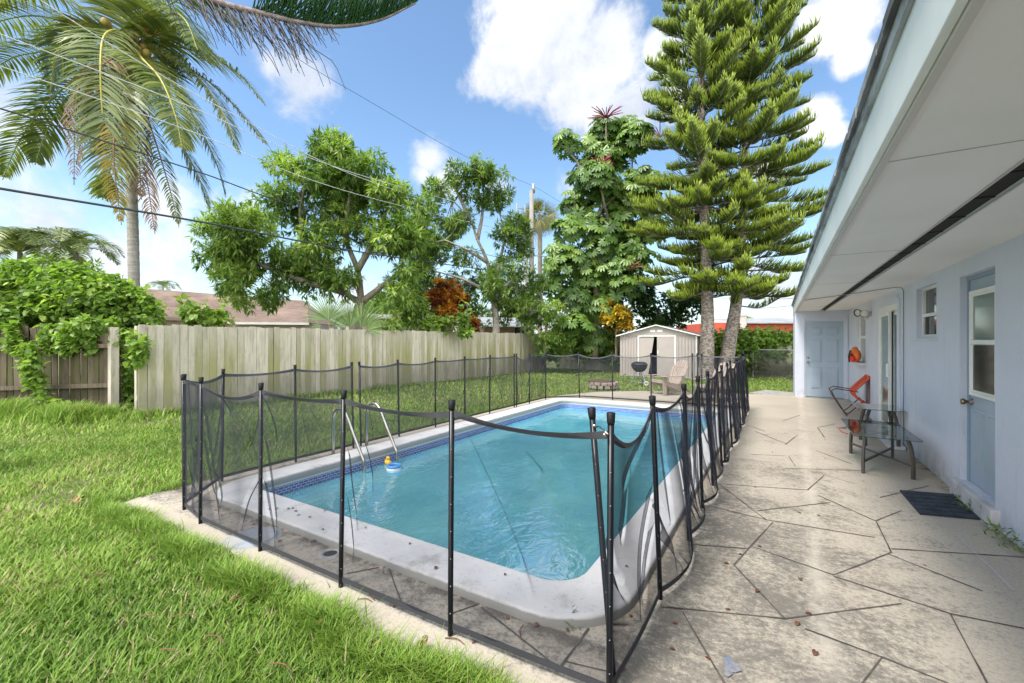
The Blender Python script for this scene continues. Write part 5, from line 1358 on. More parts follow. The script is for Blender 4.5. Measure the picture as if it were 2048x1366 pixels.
green = [
    [(235, 62, -.4), (207, 75, -.9), (201, 150, -1.3), (207, 250, -1.3), (214, 310, -1.2)],
    [(190, 58, -.3), (140, 68, -.5), (110, 110, -.6), (100, 190, -.6)],
    [(190, 60, .3), (120, 40, .5), (50, 32, .7), (-30, 55, .8), (-80, 110, .8)],
    [(185, 78, .5), (100, 100, .9), (20, 118, 1.1), (-40, 170, 1.2)],
    [(200, 40, .2), (120, -10, .3), (40, -20, .3), (-40, 20, .3)],
    [(285, 118, -.8), (322, 160, -1.2), (350, 230, -1.4), (365, 300, -1.4)],
    [(320, 105, .2), (390, 150, .2), (445, 225, .2), (478, 310, .2)],
    [(325, 88, .5), (410, 108, .6), (480, 150, .6), (530, 210, .6)],
    [(310, 70, -.2), (355, 62, -.4), (395, 85, -.5), (415, 125, -.6)],
    [(330, 112, .9), (420, 165, 1.1), (490, 235, 1.2), (533, 290, 1.2)],
    [(215, 120, .6), (110, 190, 1.0), (40, 280, 1.2), (5, 360, 1.2)],
    [(205, 130, .9), (130, 200, 1.3), (90, 270, 1.5), (70, 330, 1.5)],
    [(330, 140, 1.0), (380, 220, 1.2), (430, 320, 1.3), (452, 395, 1.3)],
    [(310, 150, .6), (350, 260, .8), (395, 350, .9), (420, 420, .9)],
    [(255, 20, -.3), (225, -40, -.6), (190, -60, -.9)], [(240, 30, .5), (160, -50, .9), (60, -80, 1.2)], [(300, 40, .3), (380, -10, .5), (450, 20, .6), (490, 80, .7)],
    [(250, 150, -.9), (232, 230, -1.2), (222, 330, -1.2), (205, 400, -1.1)],
    [(290, 30, -.4), (330, 20, -.9), (370, 40, -1.3), (395, 100, -1.5)],
]
rg_ = np.random.default_rng(5)
for k, g_ in enumerate(green):
    pth = PP(g_); V, F, A = frond_mesh([pth], 1.0, 94, .048, .24, rg_, ragged=.18)
    o_ = fast('frond', V, F, L_PALM, palm, {'rnd': A})
    m_ = MB(); sp_ = spline(pth, 26); m_.tube(sp_, [.030 * (1 - .85 * i / 25) + .004 for i in range(26)], 7); m_.build('rachis', RACH if k in (0, 1, 5, 6, 18, 9) else RACG, o_, smooth=True)
yellow = [[(250, 180, -.9), (228, 280, -1.3), (232, 370, -1.3), (243, 450, -1.3)], [(275, 180, -.3), (310, 280, -.3), (340, 380, -.3), (358, 455, -.3)]]
for g_ in yellow:
    pth = PP(g_); V, F, A = frond_mesh([pth], .50, 64, .034, .34, rg_, ragged=.3); o_ = fast('frond', V, F, L_PALMY if g_ is yellow[0] else L_PALM, palm, {'rnd': A})
    m_ = MB(); sp_ = spline(pth, 20); m_.tube(sp_, [.026 * (1 - .85 * i / 19) + .003 for i in range(20)], 6); m_.build('rachis', RACB, o_, smooth=True)
dead = [[(220, 120, -1.1), (165, 160, -1.2), (150, 240, -1.3), (148, 370, -1.3)], [(265, 200, -.6), (282, 300, -.7), (297, 380, -.7), (310, 468, -.7)], [(215, 150, -.9), (190, 200, -1.2), (165, 270, -1.2), (152, 330, -1.2)], [(268, 200, -.5), (277, 300, -.7), (283, 400, -.7)]]
for g_ in dead:
    pth = PP(g_); V, F, A = frond_mesh([pth], .60, 64, .026, .55, rg_, ragged=.4, vee=-.2); o_ = fast('dead_frond', V, F, L_DEAD, palm, {'rnd': A})
    m_ = MB(); sp_ = spline(pth, 20); m_.tube(sp_, [.022 * (1 - .8 * i / 19) + .003 for i in range(20)], 6); m_.build('rachis', RACB, o_, smooth=True)
# frond bases, spear, nuts
m_ = MB()
for k in range(14):
    a_ = k * 2.4; dd_ = Vector((math.cos(a_), math.sin(a_), 0)); c = P(264, 105, Zp)
    m_.tube([c - Vector((0, 0, .35)), c + dd_ * .14 + Vector((0, 0, .0)), c + dd_ * .42 + Vector((0, 0, .30))], [.07, .055, .03], 6)
m_.build('frond_bases', mat('palm_fibre', (.42, .30, .10), (.22, .12, .06), scale=9, rough=.85, bump=.6), palm, smooth=True)
NUT = mat('coconut_skin', (.34, .27, .05), (.26, .17, .04), scale=6, rough=.5)
nutc = [(268, 98), (280, 108), (292, 118), (284, 124), (272, 116), (300, 122), (262, 108), (294, 106), (306, 134), (276, 128), (297, 136), (210, 44), (216, 50), (288, 96)]
for (u, v) in nutc:
    m_ = MB(); c = P(u, v, Zp - .38 + random.uniform(-.12, .12)); m_.ball(c, .085, 14, 10, (1, 1, 1.2)); m_.build('coconut', NUT, palm, smooth=True)
m_ = MB()
for (u, v) in ((150, 40), (135, 34), (165, 48), (178, 44), (120, 38), (300, 60)):
    m_.tube(spline([P(250, 85, Zp), P((250 + u) / 2, (85 + v) / 2 - 10, Zp - .3), P(u, v, Zp - .4)], 8), [.02 - .002 * i for i in range(8)], 5)
    for j in range(14): c = P(u + random.uniform(-14, 20), v + random.uniform(-8, 12), Zp - .4); m_.ball(c, .022, 6, 4)
m_.build('flower_stalks', mat('stalk_orange', (.45, .26, .08), (.35, .14, .05), scale=10, rough=.8), palm, smooth=True)

def small_palm(name, label, u, v0, Z, L, nf, seed, trunk_r=.1, mt=L_PALM, cat='palm tree'):
    rg2 = np.random.default_rng(seed); c = P(u, v0, Z); o = thing(name, Vector((c.x, c.y, 0)), label, cat)
    m_ = MB(); limb(m_, [Vector((c.x, c.y, 0)), Vector((c.x, c.y, c.z * .5)), c], trunk_r, trunk_r * .8); m_.build('trunk', BARK, o, smooth=True)
    paths = []; m2 = MB()
    for k in range(nf):
        an = k * 2.4 + rg2.uniform(-.3, .3); el = rg2.uniform(.1, 1.25); h = Vector((math.cos(an), math.sin(an), 0)); l = L * rg2.uniform(.75, 1.1)
        pth = [c, c + h * l * .35 * math.cos(el) + Vector((0, 0, l * .38 * math.sin(el) + .1)), c + h * l * .75 + Vector((0, 0, l * (.5 * math.sin(el) - .05))), c + h * l * 1.02 + Vector((0, 0, l * (.45 * math.sin(el) - .35)))]
        paths.append(pth); m2.tube(spline(pth, 12), [.02 * (1 - .07 * i) for i in range(12)], 5)
    V, F, A = frond_mesh(paths, L * .34, 40, .045, .2, rg2, seg=3); fast('crown', V, F, mt, o, {'rnd': A}); m2.build('rachis', RACG, o)
    return o
small_palm('palm', 'small bushy palm crown above the vines at the far left edge', 40, 505, 17, 1.9, 22, 1)
small_palm('palm', 'small thin palm with arching fronds between the far left palm and the coconut trunk', 152, 505, 18, 1.7, 13, 2)
small_palm('palm', 'tiny distant palm peeking over the brown roof ridge', 326, 572, 60, 2.2, 12, 3)

def fan_leaf(V, F, A, c, ax, nrm, L, n, w, rg2, ang=2.0, droop=.12, off=0):
    ax = unit(np.array(ax)); nrm = np.array(nrm); nrm = nrm - ax * nrm.dot(ax); nrm = nrm / np.linalg.norm(nrm); sd = np.cross(ax, nrm)
    val = np.clip(rg2.normal(.5, .2), 0, 1)
    for k in range(n):
        a_ = (k / (n - 1) - .5) * ang * 2; d = ax * math.cos(a_) + sd * math.sin(a_) + nrm * rg2.normal(0, .04); l = L * (1 - .25 * abs(a_) / ang) * rg2.uniform(.88, 1.05)
        p = np.array(c, float); s_ = np.cross(d, nrm); s_ /= max(np.linalg.norm(s_), 1e-6); b0 = off + len(V)
        for j, f in enumerate((0, .35, .7, 1)):
            q = p + d * l * f + np.array([0, 0, -droop * l * f ** 3]); ww = w * (.35, 1, .7, .06)[j] * .5; val = val if j else np.clip(rg2.normal(.5, .3), 0, 1)
            V.append(q - s_ * ww); V.append(q + s_ * ww); A += [val, val]
        for j in range(3): F.append((b0 + 2 * j, b0 + 2 * j + 1, b0 + 2 * j + 3, b0 + 2 * j + 2))
def fan_palm(name, label, leaves_, seed, base, mt=L_FAN, trunk=None, cat='palm tree'):
    rg2 = np.random.default_rng(seed); o = thing(name, Vector((base.x, base.y, 0)), label, cat); V, F, A = [], [], []; st_ = MB()
    for (c, ax, L, n, ang) in leaves_:
        toc_ = np.array([0, 0, CH]) - np.array(c); toc_ = toc_ / np.linalg.norm(toc_)
        fan_leaf(V, F, A, c, ax, toc_ + rg2.normal(0, .18, 3), L, n, L * .030, rg2, ang); st_.tube([base, Vector(c)], .012, 5)
    st_.build('stems', RACG, o)
    fast('fans', np.array(V), np.array(F), mt, o, {'rnd': np.array(A)})
    if trunk: m_ = MB(); limb(m_, trunk, .2, .17); m_.build('trunk', BARK, o, smooth=True)
    return o
upv = np.array([0, 0, 1.0]); rtv = np.array([CT, ST, 0])
Zf = 12.6
fan_palm('fan_palm', 'pale green fan palm leaf standing behind the fence below the large mango tree',
         [(P(657, 640, Zf), upv * 1 - rtv * .25, 1.0, 30, 1.35), (P(668, 650, Zf + .2), upv * .9 + rtv * .5, .55, 22, 1.4), (P(640, 655, Zf), upv * .3 - rtv, .4, 18, 1.3)], 1, P(662, 680, Zf))
fan_palm('fan_palm', 'broad upright green fan palm with several fans just right of the pale one',
         [(P(700, 655, Zf + .6), upv - rtv * .15, 1.1, 28, .9), (P(722, 655, Zf + .8), upv + rtv * .45, 1.1, 28, .9), (P(735, 660, Zf + .7), upv * .6 + rtv, .7, 22, 1.0), (P(690, 660, Zf + .5), upv * .7 - rtv * .8, .5, 20, 1.1)], 2, P(715, 690, Zf + .7))
cb_ = P(1080, 430, 33); L_ = []
rg3 = np.random.default_rng(9)
for k in range(46):
    d = unit(rg3.normal(size=3)); d[2] = d[2] * .8 - (.1 if k % 3 else .5)
    L_.append((np.array(cb_) + d * .55, d, 1.25, 14, .9))
fan_palm('cabbage_palm', 'cabbage palm with a ball of stiff fan leaves directly behind the utility pole', L_, 4, Vector((cb_.x, cb_.y, cb_.z)), mt=leafmat('cabbage_leaf', (.06, .075, .025), (.16, .18, .06), (.34, .27, .08), .25, .5), trunk=[Vector((cb_.x, cb_.y, 0)), Vector((cb_.x, cb_.y, cb_.z * .5)), Vector(cb_)])

# overhanging pine branch from a tree standing left of the frame
ob = P(-420, 0, 4.4); ob.z = 0
ot = thing('overhanging_pine', ob, 'near pine tree whose branch with dark bare twigs hangs across the top', 'tree')
m_ = MB(); limb(m_, [ob, Vector((ob.x, ob.y, 5)), Vector((ob.x + .1, ob.y, 10))], .24, .16, 20, 12); m_.build('trunk', BARKP, ot, smooth=True)
Zo = 4.6
bp = [Vector((ob.x + .05, ob.y, 6.9)), P(0, -180, Zo), P(300, -55, Zo), P(430, 2, Zo), P(520, 26, Zo), P(600, 45, Zo), P(680, 53, Zo), P(760, 40, Zo), P(832, 6, Zo)]
m_ = MB(); m_.tube(spline(bp, 60), [.05 - .00072 * i for i in range(60)], 8); 
m_.build('branch', mat('branch_mauve', (.25, .20, .19), (.14, .11, .10), scale=18, rough=.9), ot, smooth=True)
sp_ = spline(bp, 400); f = Fol(); PO, DI, SZ, RN = [], [], [], []
rgo = np.random.default_rng(3); back_ = Vector((-ST, CT, 0))
for i in range(190, 398):
    p = sp_[i]; tn = (sp_[min(i + 1, 399)] - sp_[i - 1]).normalized()
    for _ in range(3 if i > 250 else 2):
        dv = tn * rgo.uniform(.4, 1.0) + Vector((0, 0, 1)) * rgo.uniform(.45, 1.0) + back_ * rgo.uniform(-.9, .9)
        PO.append(tuple(p)); DI.append(tuple(dv)); SZ.append(rgo.uniform(.35, .6) * (1 if i < 360 else .6)); RN.append(rgo.uniform(0, .45))
f.add(TW[0], TW[1], np.array(PO), frames(np.array(DI)), np.stack([np.full(len(SZ), .30), np.array(SZ), np.array(SZ) * .5], 1), np.array(RN), TW[2])
f.build('shoots', leafmat('needles_dark', (.02, .075, .02), (.05, .14, .035), (.11, .22, .05), .3, .45), ot, along=True)
m_ = MB()
for i in range(90, 290, 2):
    p = sp_[i]
    for _ in range(2 if i < 250 else 1):
        L = rgo.uniform(.25, .62) * (1 if i < 245 else .35); o_ = Vector((CT, ST, 0)) * rgo.uniform(.25, .75) + back_ * rgo.uniform(-.5, .5)
        q1 = p + o_ * L * .35 + Vector((0, 0, -L * rgo.uniform(.15, .4))); q2 = p + o_ * L * .75 + Vector((0, 0, -L * rgo.uniform(.5, .7))); q3 = p + o_ * L + Vector((0, 0, -L * rgo.uniform(.75, 1.0)))
        m_.tube(spline([p, q1, q2, q3], 9), [.0060 - .0004 * k for k in range(9)], 5)
m_.build('bare_twigs', mat('twig_dark', (.07, .075, .10), (.10, .08, .07), scale=20, rough=.8), ot, smooth=True)

# ------------------------------------------------------------------ vines and hedges
def vinemass(name, label, lumps, ncl, rc, per, lsize, mt=L_VINE, leafn=3, base=.5, cat='vine', inner=.3, tpl=T_HEART, strands=(), group=None, cvar=.15, stem=None, spread=.9, loose=.25):
    c0 = lumps[0][0]; o = thing(name, (c0[0], c0[1], 0), label, cat, group)
    C, Rr = clumps(lumps, ncl, rc[0], rc[1], inner); pos, d, idx = tufts(C, Rr, per, (.5, 1.05))
    far_ = rng.random(len(pos)) < loose
    pos = pos + d * (far_ * rng.uniform(0, .30, len(pos)))[:, None] + np.array([0, 0, 1.0]) * (far_ * rng.uniform(-.05, .16, len(pos)))[:, None]
    keep = pos[:, 2] > .05; pos, d, idx = pos[keep], d[keep], idx[keep]
    f = Fol(); leaves(f, tpl, pos, d, leafn, lsize, spread, .5, base, .2, rng.normal(0, cvar, len(C))[idx] + d[:, 2] * .08)
    sm = MB()
    for s_ in strands:
        sp2 = spline(s_, 40); sm.tube(sp2, .006, 5); pts = np.array([tuple(p) for p in sp2]); pts = np.repeat(pts, 4, 0) + rng.normal(0, .05, (160, 3))
        leaves(f, tpl, pts, rdir(160), 2, lsize * .85, 1.0, .5, base + .05, .2)
    for i in rng.choice(len(C), min(len(C), 24), replace=False):
        a_ = wv(C[i]); j = int(rng.integers(len(C))); b2 = wv(C[j])
        if (a_ - b2).length < 2.2: sm.tube([a_, a_.lerp(b2, .5) + Vector((0, 0, -.1)), b2], .008, 4)
    if sm.f: sm.build('stems', BARK, o)
    f.build('leaves', mt, o)
    return o
vinemass('vine_hedge', 'mass of bright green leafy vines spilling over the dark wooden fence on the left',
         lump([(10, 615, 56), (75, 612, 54), (140, 615, 50), (200, 625, 46), (245, 635, 36), (40, 590, 40), (110, 588, 36), (-60, 600, 60), (25, 650, 38), (90, 650, 38), (160, 655, 36), (215, 660, 34), (-110, 640, 50), (265, 650, 28), (280, 610, 16),
               (-150, 560, 70), (60, 560, 24), (15, 565, 26), (150, 582, 26), (190, 592, 26), (230, 603, 26), (265, 615, 22), (285, 645, 18), (120, 562, 16), (175, 570, 14)], 10.1, .35),
         430, (.13, .30), 24, .135, strands=[[P(62, 690, 9.0), P(70, 730, 8.9), P(85, 790, 8.9), P(120, 815, 8.8)], [P(45, 690, 9.0), P(60, 740, 8.9), P(70, 770, 8.9)], [P(255, 660, 9.3), P(252, 720, 9.3), P(250, 790, 9.4), P(262, 815, 9.3)],
                  [P(245, 670, 9.3), P(258, 740, 9.4), P(255, 800, 9.4)], [P(262, 670, 8.9), P(285, 690, 8.7), P(270, 720, 8.7)], [P(200, 655, 9.0), P(170, 640, 8.8), P(120, 665, 8.9)]] +
         [[P(u, v, 10.0), P(u + dx * .5, v - 28, 9.9), P(u + dx, v - 30 + abs(dx) * .5, 9.8)] for (u, v, dx) in ((20, 570, 40), (90, 565, 50), (150, 580, 55), (200, 590, 50), (240, 605, 55), (265, 625, 45), (60, 555, -30), (180, 580, 60), (120, 560, 40), (275, 660, 40), (10, 555, 30), (225, 595, 40), (40, 560, 20), (135, 570, -25))] +
         [[P(u, v, 9.3), P(u + 6, v + 22, 9.2), P(u + dx, v + 44, 9.2)] for (u, v, dx) in ((20, 650, 0), (90, 655, 10), (130, 655, -6), (175, 655, 8), (225, 640, 12), (150, 650, 4))], cvar=.22, base=.5, loose=.45)
vinemass('vine_hedge', 'shaded tangle of leaves and creepers filling the gap between the two left fences', lump([(256, 700, 13), (252, 740, 12), (258, 780, 13), (256, 815, 12), (250, 670, 14)], 10.0, .15), 26, (.10, .2), 16, .12, base=.35)
vinemass('fence_creeper', 'young yellow green creeper growing over the top of the light wooden fence', lump([(385, 630, 16), (405, 640, 18), (425, 650, 14), (395, 655, 16), (370, 618, 10), (430, 632, 10)], 11.0, .2), 22, (.12, .22), 13, .16, base=.68)
vinemass('garden_plant', 'leafy plant poking above the light fence right of the second fan palm', lump([(775, 655, 16), (795, 648, 12), (760, 660, 10)], 14.5, .2), 14, (.12, .22), 11, .2, mt=L_MANGO, tpl=T_LANCE, base=.6, cat='plant')
vinemass('garden_plant', 'leafy plant poking above the light fence below the orange croton', lump([(855, 655, 16), (880, 650, 14), (905, 648, 16), (925, 640, 18), (930, 660, 14)], 16.5, .3), 24, (.14, .26), 11, .2, mt=L_MANGO, base=.6, cat='plant')
vinemass('vine_hedge', 'thick green vines draped over the back fence right of the two pine trunks',
         lump([(x, 681 + 4 * math.sin(x), 13) for x in range(1436, 1600, 11)] + [(1450, 700, 14), (1500, 692, 12), (1530, 700, 12), (1575, 700, 12), (1590, 690, 12), (1495, 730, 10), (1440, 690, 16), (1500, 715, 10), (1545, 700, 14), (1560, 712, 10), (1515, 700, 14), (1470, 700, 14)], 18.45, .2), 210, (.14, .30), 24, .15, base=.5, mt=L_VINE, cvar=.2)
vinemass('vine_hedge', 'bright green hedge of vines over the back fence left of the shed',
         lump([(x, 682 + 5 * math.sin(x * .7), 20) for x in range(1100, 1250, 14)] + [(1110, 710, 18), (1165, 705, 18), (1210, 700, 20), (1230, 715, 18)], 21.6, .3), 95, (.2, .42), 26, .19, base=.55, cvar=.2)
vinemass('dry_brush', 'tangle of dry stems and weeds caught in the chain link fence', lump([(1510, 735, 14), (1530, 735, 14), (1550, 738, 14), (1575, 738, 14), (1500, 745, 12)], 18.2, .12), 60, (.12, .26), 18, .10, mt=leafmat('dry_leaf', (.05, .05, .03), (.12, .125, .06), (.25, .24, .14), .2, .7), base=.5, tpl=T_LANCE, cat='brush')
# far trees beyond the houses, each its own crown
for (u, v, r, Z, nm) in ((465, 600, 34, 60, 'distant rounded yellow green tree behind the brown roof'), (790, 622, 46, 48, 'distant grey green tree seen between the mango trees over the pink house'), (750, 610, 26, 52, 'distant light tree crown just right of the fan palms'),
                       (1045, 625, 30, 55, 'distant pale tree behind the lean-to roof'), (1495, 642, 11, 70, 'distant round tree over the grey roof of the red building'), (130, 560, 60, 34, 'leafy tree behind the vines at the left'), (860, 640, 24, 50, 'distant low bush over the pink house near the croton')):
    lp = lump([(u, v, r), (u - r * .8, v + r * .3, r * .6), (u + r * .8, v + r * .3, r * .6)], Z)
    p = P(u, 0, Z)
    broadleaf('distant_tree', nm, lp, 34, (lp[0][1] * .3, lp[0][1] * .5), 22, 5, lp[0][1] * .24, L_VINE if Z > 45 else L_MANGO, [Vector((p.x, p.y, 0)), Vector((p.x, p.y, lp[0][0][2] * .5)), Vector((p.x, p.y, lp[0][0][2]))], [], base=.45, twigs=6, r0=.2)

# ------------------------------------------------------------------ mesh pool safety fence
m, t, b = newmat('fence_mesh')
for q in list(t.n):
    if q.type == 'BSDF_PRINCIPLED': t.n.remove(q)
# woven cloth: holes close up as it is seen more edge-on: opacity = 1 - (1 - a)^(1 / cos)
gn = t.node('ShaderNodeNewGeometry'); dt = t.node('ShaderNodeVectorMath', operation='DOT_PRODUCT'); t.link(gn.outputs['Normal'], dt.inputs[0]); t.link(gn.outputs['Incoming'], dt.inputs[1])
cosv = t.math('MAXIMUM', t.math('ABSOLUTE', dt.outputs['Value']), .07)
op = t.math('SUBTRACT', 1.0, t.math('POWER', .73, t.math('DIVIDE', 1.0, cosv)))
df = t.node('ShaderNodeBsdfDiffuse'); df.inputs[0].default_value = (.036, .039, .052, 1)
gs = t.node('ShaderNodeBsdfGlossy'); gs.inputs[0].default_value = (.4, .4, .45, 1); gs.inputs['Roughness'].default_value = .45
mg = t.node('ShaderNodeMixShader'); mg.inputs[0].default_value = .05; t.link(df.outputs[0], mg.inputs[1]); t.link(gs.outputs[0], mg.inputs[2])
tr = t.node('ShaderNodeBsdfTransparent'); mx = t.node('ShaderNodeMixShader'); t.link(op, mx.inputs[0]); t.link(tr.outputs[0], mx.inputs[1]); t.link(mg.outputs[0], mx.inputs[2])
t.link(mx.outputs[0], t.n['Material Output'].inputs[0]); MESH = m
BAND = mat('fence_band', (.045, .045, .052), (.06, .06, .07), scale=14, rough=.6)
BANDB = mat('fence_hem', (.035, .037, .045), rough=.6)
pf = thing('pool_safety_fence', (-2.9, 6, 0), 'black see-through mesh safety fence on thin black posts running all round the pool', 'pool fence')
rgf = np.random.default_rng(17)
def post(base, top, r=.0140):
    base, top = Vector((*base, 0)), Vector((*top, 1.205)); m_ = MB(); d = (top - base).normalized()
    m_.tube([base - Vector((0, 0, .03)), base, top], r, 12); po = m_.build('post', BLACK, pf, smooth=False)
    for p in po.data.polygons: p.use_smooth = len(p.vertices) == 4
    m_ = MB(); q = top - d * .045; m_.tube([q, q + d * .012, q + d * .050, q + d * .052], [r + .001, r + .003, r + .0050, r + .001], 12); m_.build('cap', BLACKP, po, smooth=True)
    if base.length < 7:      # small screw heads down the post
        m_ = MB(); k = 0; toc_ = (Vector((0, 0, 0)) - base).normalized()
        for z_ in np.arange(.12, 1.1, .14): m_.ball(base.lerp(top, z_ / 1.205) + toc_ * r, .0035, 6, 4)
        m_.build('screws', STEEL, po); po['kind'] = 'thing'
        del po['kind']
    return base, top
def panel(b0, t0, b1, t1, sag=.05, nf=4, amp=.03, nu=84, nv=60, seedfold=None, belly=.02, gather=0, fw=1.0, ztop=1.165, tdrop0=0, tdrop1=0, folds=None, hem=.0, bout=.0):
    b0, b1 = Vector(b0), Vector(b1); t0, t1 = Vector(t0), Vector(t1)
    A0 = np.array([*b0.xy, .035]); A1 = np.array([*b1.xy, .035]); B0 = np.array([*t0.xy, ztop - tdrop0]); B1 = np.array([*t1.xy, ztop - tdrop1])
    L = np.linalg.norm(A1 - A0); s_, h = np.meshgrid(np.linspace(0, 1, nu), np.linspace(0, 1, nv)); s3, h3 = s_[..., None], h[..., None]
    Pt = (A0 * (1 - s3) + A1 * s3) * (1 - h3) + (B0 * (1 - s3) + B1 * s3) * h3
    cat = 4 * s_ * (1 - s_)
    Pt[..., 2] -= sag * cat * h ** 1.5
    Pt[..., 2] += hem * cat * (1 - h) ** 2
    nr = np.array([-(A1 - A0)[1], (A1 - A0)[0], 0]); nr /= np.linalg.norm(nr)
    D = belly * cat * np.sin(np.pi * h * .9 + .3)
    D += .010 * cat * np.sin(2 * np.pi * (s_ * rgf.uniform(1, 2) + h * rgf.uniform(.3, .8)) + rgf.uniform(0, 6))
    fl = folds if folds is not None else []
    if folds is None:
        for _ in range(nf):   # tension folds run from a post down (or up) toward the middle
            side = rgf.random() < .5; s0 = 0.02 if side else .98; h0 = rgf.uniform(.35, 1.0); h1 = max(0, h0 - rgf.uniform(.45, 1.0)); s1 = s0 + (1 if side else -1) * rgf.uniform(.10, .55)
            fl.append((s0, h0, s1, h1, rgf.uniform(.6, 1.3)))
    for (s0, h0, s1, h1, k_) in fl:
        dx, dy = (s1 - s0) * L, (h1 - h0) * 1.15; ln = math.hypot(dx, dy); X_, Y_ = (s_ - s0) * L, (h - h0) * 1.15
        al = (X_ * dx + Y_ * dy) / ln; curve = .05 * np.sin(np.pi * np.clip(al / ln, 0, 1)) * rgf.uniform(-1, 1); di = (-X_ * dy + Y_ * dx) / ln - curve
        env = np.clip(al / (.12 * ln), 0, 1) * np.clip((ln - al) / (.25 * ln), 0, 1); wv_ = fw * (.0085 + .013 * np.clip(al / ln, 0, 1))
        D += np.minimum(3.3 * min(k_, 1.15) * wv_ * (amp / .026), .030) * env * np.exp(-(di / wv_) ** 2)
    if gather:
        for _ in range(gather):
            sc = rgf.uniform(.05, .95); ww = rgf.uniform(.010, .024); hc = rgf.uniform(.2, .8); hw = rgf.uniform(.2, .5); ln_ = rgf.uniform(-.12, .12)
            D += min(2.6 * ww, .028) * rgf.uniform(.5, 1.1) * rgf.choice([-1, 1]) * np.exp(-(((s_ - sc - ln_ * (h - hc)) * L) / ww) ** 2) * np.exp(-((h - hc) / hw) ** 2)
    edge = np.clip(np.minimum(s_, 1 - s_) / .04, 0, 1) * np.clip((1 - h) / .04, 0, 1) * np.clip(h / .04, .0, 1)
    Pt = Pt + nr * (D * edge)[..., None] + nr * (bout * cat * (1 - h) ** 2.2)[..., None]
    idx = np.arange(nu * nv).reshape(nv, nu); F = np.stack([idx[:-1, :-1], idx[:-1, 1:], idx[1:, 1:], idx[1:, :-1]], 2).reshape(-1, 4)
    po = fast('mesh_panel', Pt.reshape(-1, 3), F, MESH, pf, smooth=True)
    for (row, w_, mt_, nm, dn) in ((nv - 1, .036, BAND, 'top_band', -1), (0, .030, BANDB, 'bottom_hem', 0)):
        e = Pt[row]; m_ = MB(); th = nr * .0025; n = len(e); V, F_ = [], []
        tw = nr * rgf.uniform(-.006, .006)
        for i in range(0, n):
            w2 = np.array([0, 0, w_]) if dn == 0 else np.array([0, 0, -w_]); k_ = 4 * (i / (n - 1)) * (1 - i / (n - 1))
            if dn == -1: w2 = w2 * (1 - .35 * k_) + nr * .012 * k_
            for q in (e[i] + th, e[i] - th, e[i] - th + w2 + tw * k_, e[i] + th + w2 + tw * k_): V.append(tuple(q))
        for i in range(n - 1):
            for k in range(4): F_.append((i * 4 + k, i * 4 + (k + 1) % 4, i * 4 + 4 + (k + 1) % 4, i * 4 + 4 + k))
        m_.add(V, F_); m_.build(nm, mt_, po, smooth=False)
    return po
near = [((-4.56, 1.84), (-4.56, 1.83)), ((-4.10, 1.77), (-4.10, 1.775)), ((-3.20, 1.765), (-3.19, 1.765)), ((-2.31, 1.765), (-2.28, 1.765)), ((-1.45, 1.77), (-1.44, 1.77)), ((-.615, 1.80), (-.615, 1.82))]
NP_ = [post(*p) for p in near]
nfold = [dict(sag=.012, folds=[(.55, .62, .95, .05, 1.0), (.75, .62, .15, .02, .9), (.3, .5, .75, .2, .7)]),
         dict(sag=.085, folds=[(.02, .85, .30, .05, 1.2), (.02, .62, .36, .02, 1.1), (.20, .40, .32, .12, .8), (.97, .93, .70, .55, .5), (.98, .45, .66, .02, .9), (.3, .98, .48, .84, 1.0)]),
         dict(sag=.03, folds=[(.03, .72, .22, .05, .9), (.02, .45, .20, .0, .8), (.02, .95, .18, .62, .6)]),
         dict(sag=.035, folds=[(.03, .75, .14, .28, .8), (.05, .95, .28, .50, .5), (.02, .5, .1, .1, .6)], tdrop1=.01),
         dict(sag=.05, folds=[(.10, .92, .56, .24, .75), (.50, .90, .62, .80, .6)], tdrop1=.03)]
for i in range(5):
    panel(NP_[i][0], NP_[i][1], NP_[i + 1][0], NP_[i + 1][1], amp=.026, belly=.012, nu=170, nv=120, **nfold[i])
post((-.63, 1.90), (-.735, 1.905))        # loose leaning post of the gate tied to the corner post
right = [((-.615, 1.80), (-.615, 1.82)), ((-.60, 2.66), (-.60, 2.47)), ((-.59, 3.55), (-.575, 3.26)), ((-.60, 4.30), (-.60, 4.04)), ((-.60, 5.02), (-.61, 4.70)), ((-.60, 5.85), (-.63, 5.62)), ((-.59, 6.10), (-.61, 5.92)),
         ((-.58, 6.95), (-.62, 6.68)), ((-.58, 7.55), (-.64, 7.34)), ((-.58, 8.55), (-.64, 8.44)), ((-.58, 9.10), (-.63, 9.02)), ((-.58, 9.95), (-.66, 9.85)), ((-.60, 10.75), (-.64, 10.66))]
RP = [NP_[-1]] + [post(*p) for p in right[1:]]
for i in range(len(RP) - 1):
    close = (RP[i][0] - RP[i + 1][0]).length < .4
    panel(RP[i][0], RP[i][1], RP[i + 1][0], RP[i + 1][1], sag=(.12, .06, .09, .11, .05, .02, .12, .06, .10, .05, .09, .06)[i % 12], nf=(7 if i < 4 else 4) if not close else 1, amp=.028 if i < 4 else .024, belly=.045 * (-1) ** i, gather=0 if i == 0 else ((4 if i < 4 else 2) if not close else 0), nu=170 if i < 4 else 90, nv=120 if i < 4 else 64, hem=.0, bout=(-.012, -.085, -.06, -.08, -.05, -.06, 0, -.05, -.04, -.05, -.03, -.03)[i % 12], fw=1.0 if i < 4 else 1.6,
          folds=[(.90, .99, .35, .72, 1.6), (.98, .95, .55, .80, 1.1), (.02, .62, .42, .18, 1.2), (.02, .50, .34, .30, .9), (.98, .62, .55, .02, 1.5), (.97, .40, .60, .05, 1.1), (.02, .24, .5, .02, 1.0), (.5, .75, .3, .5, .6)] if i == 0 else None, tdrop0=.03 if i == 0 else 0)
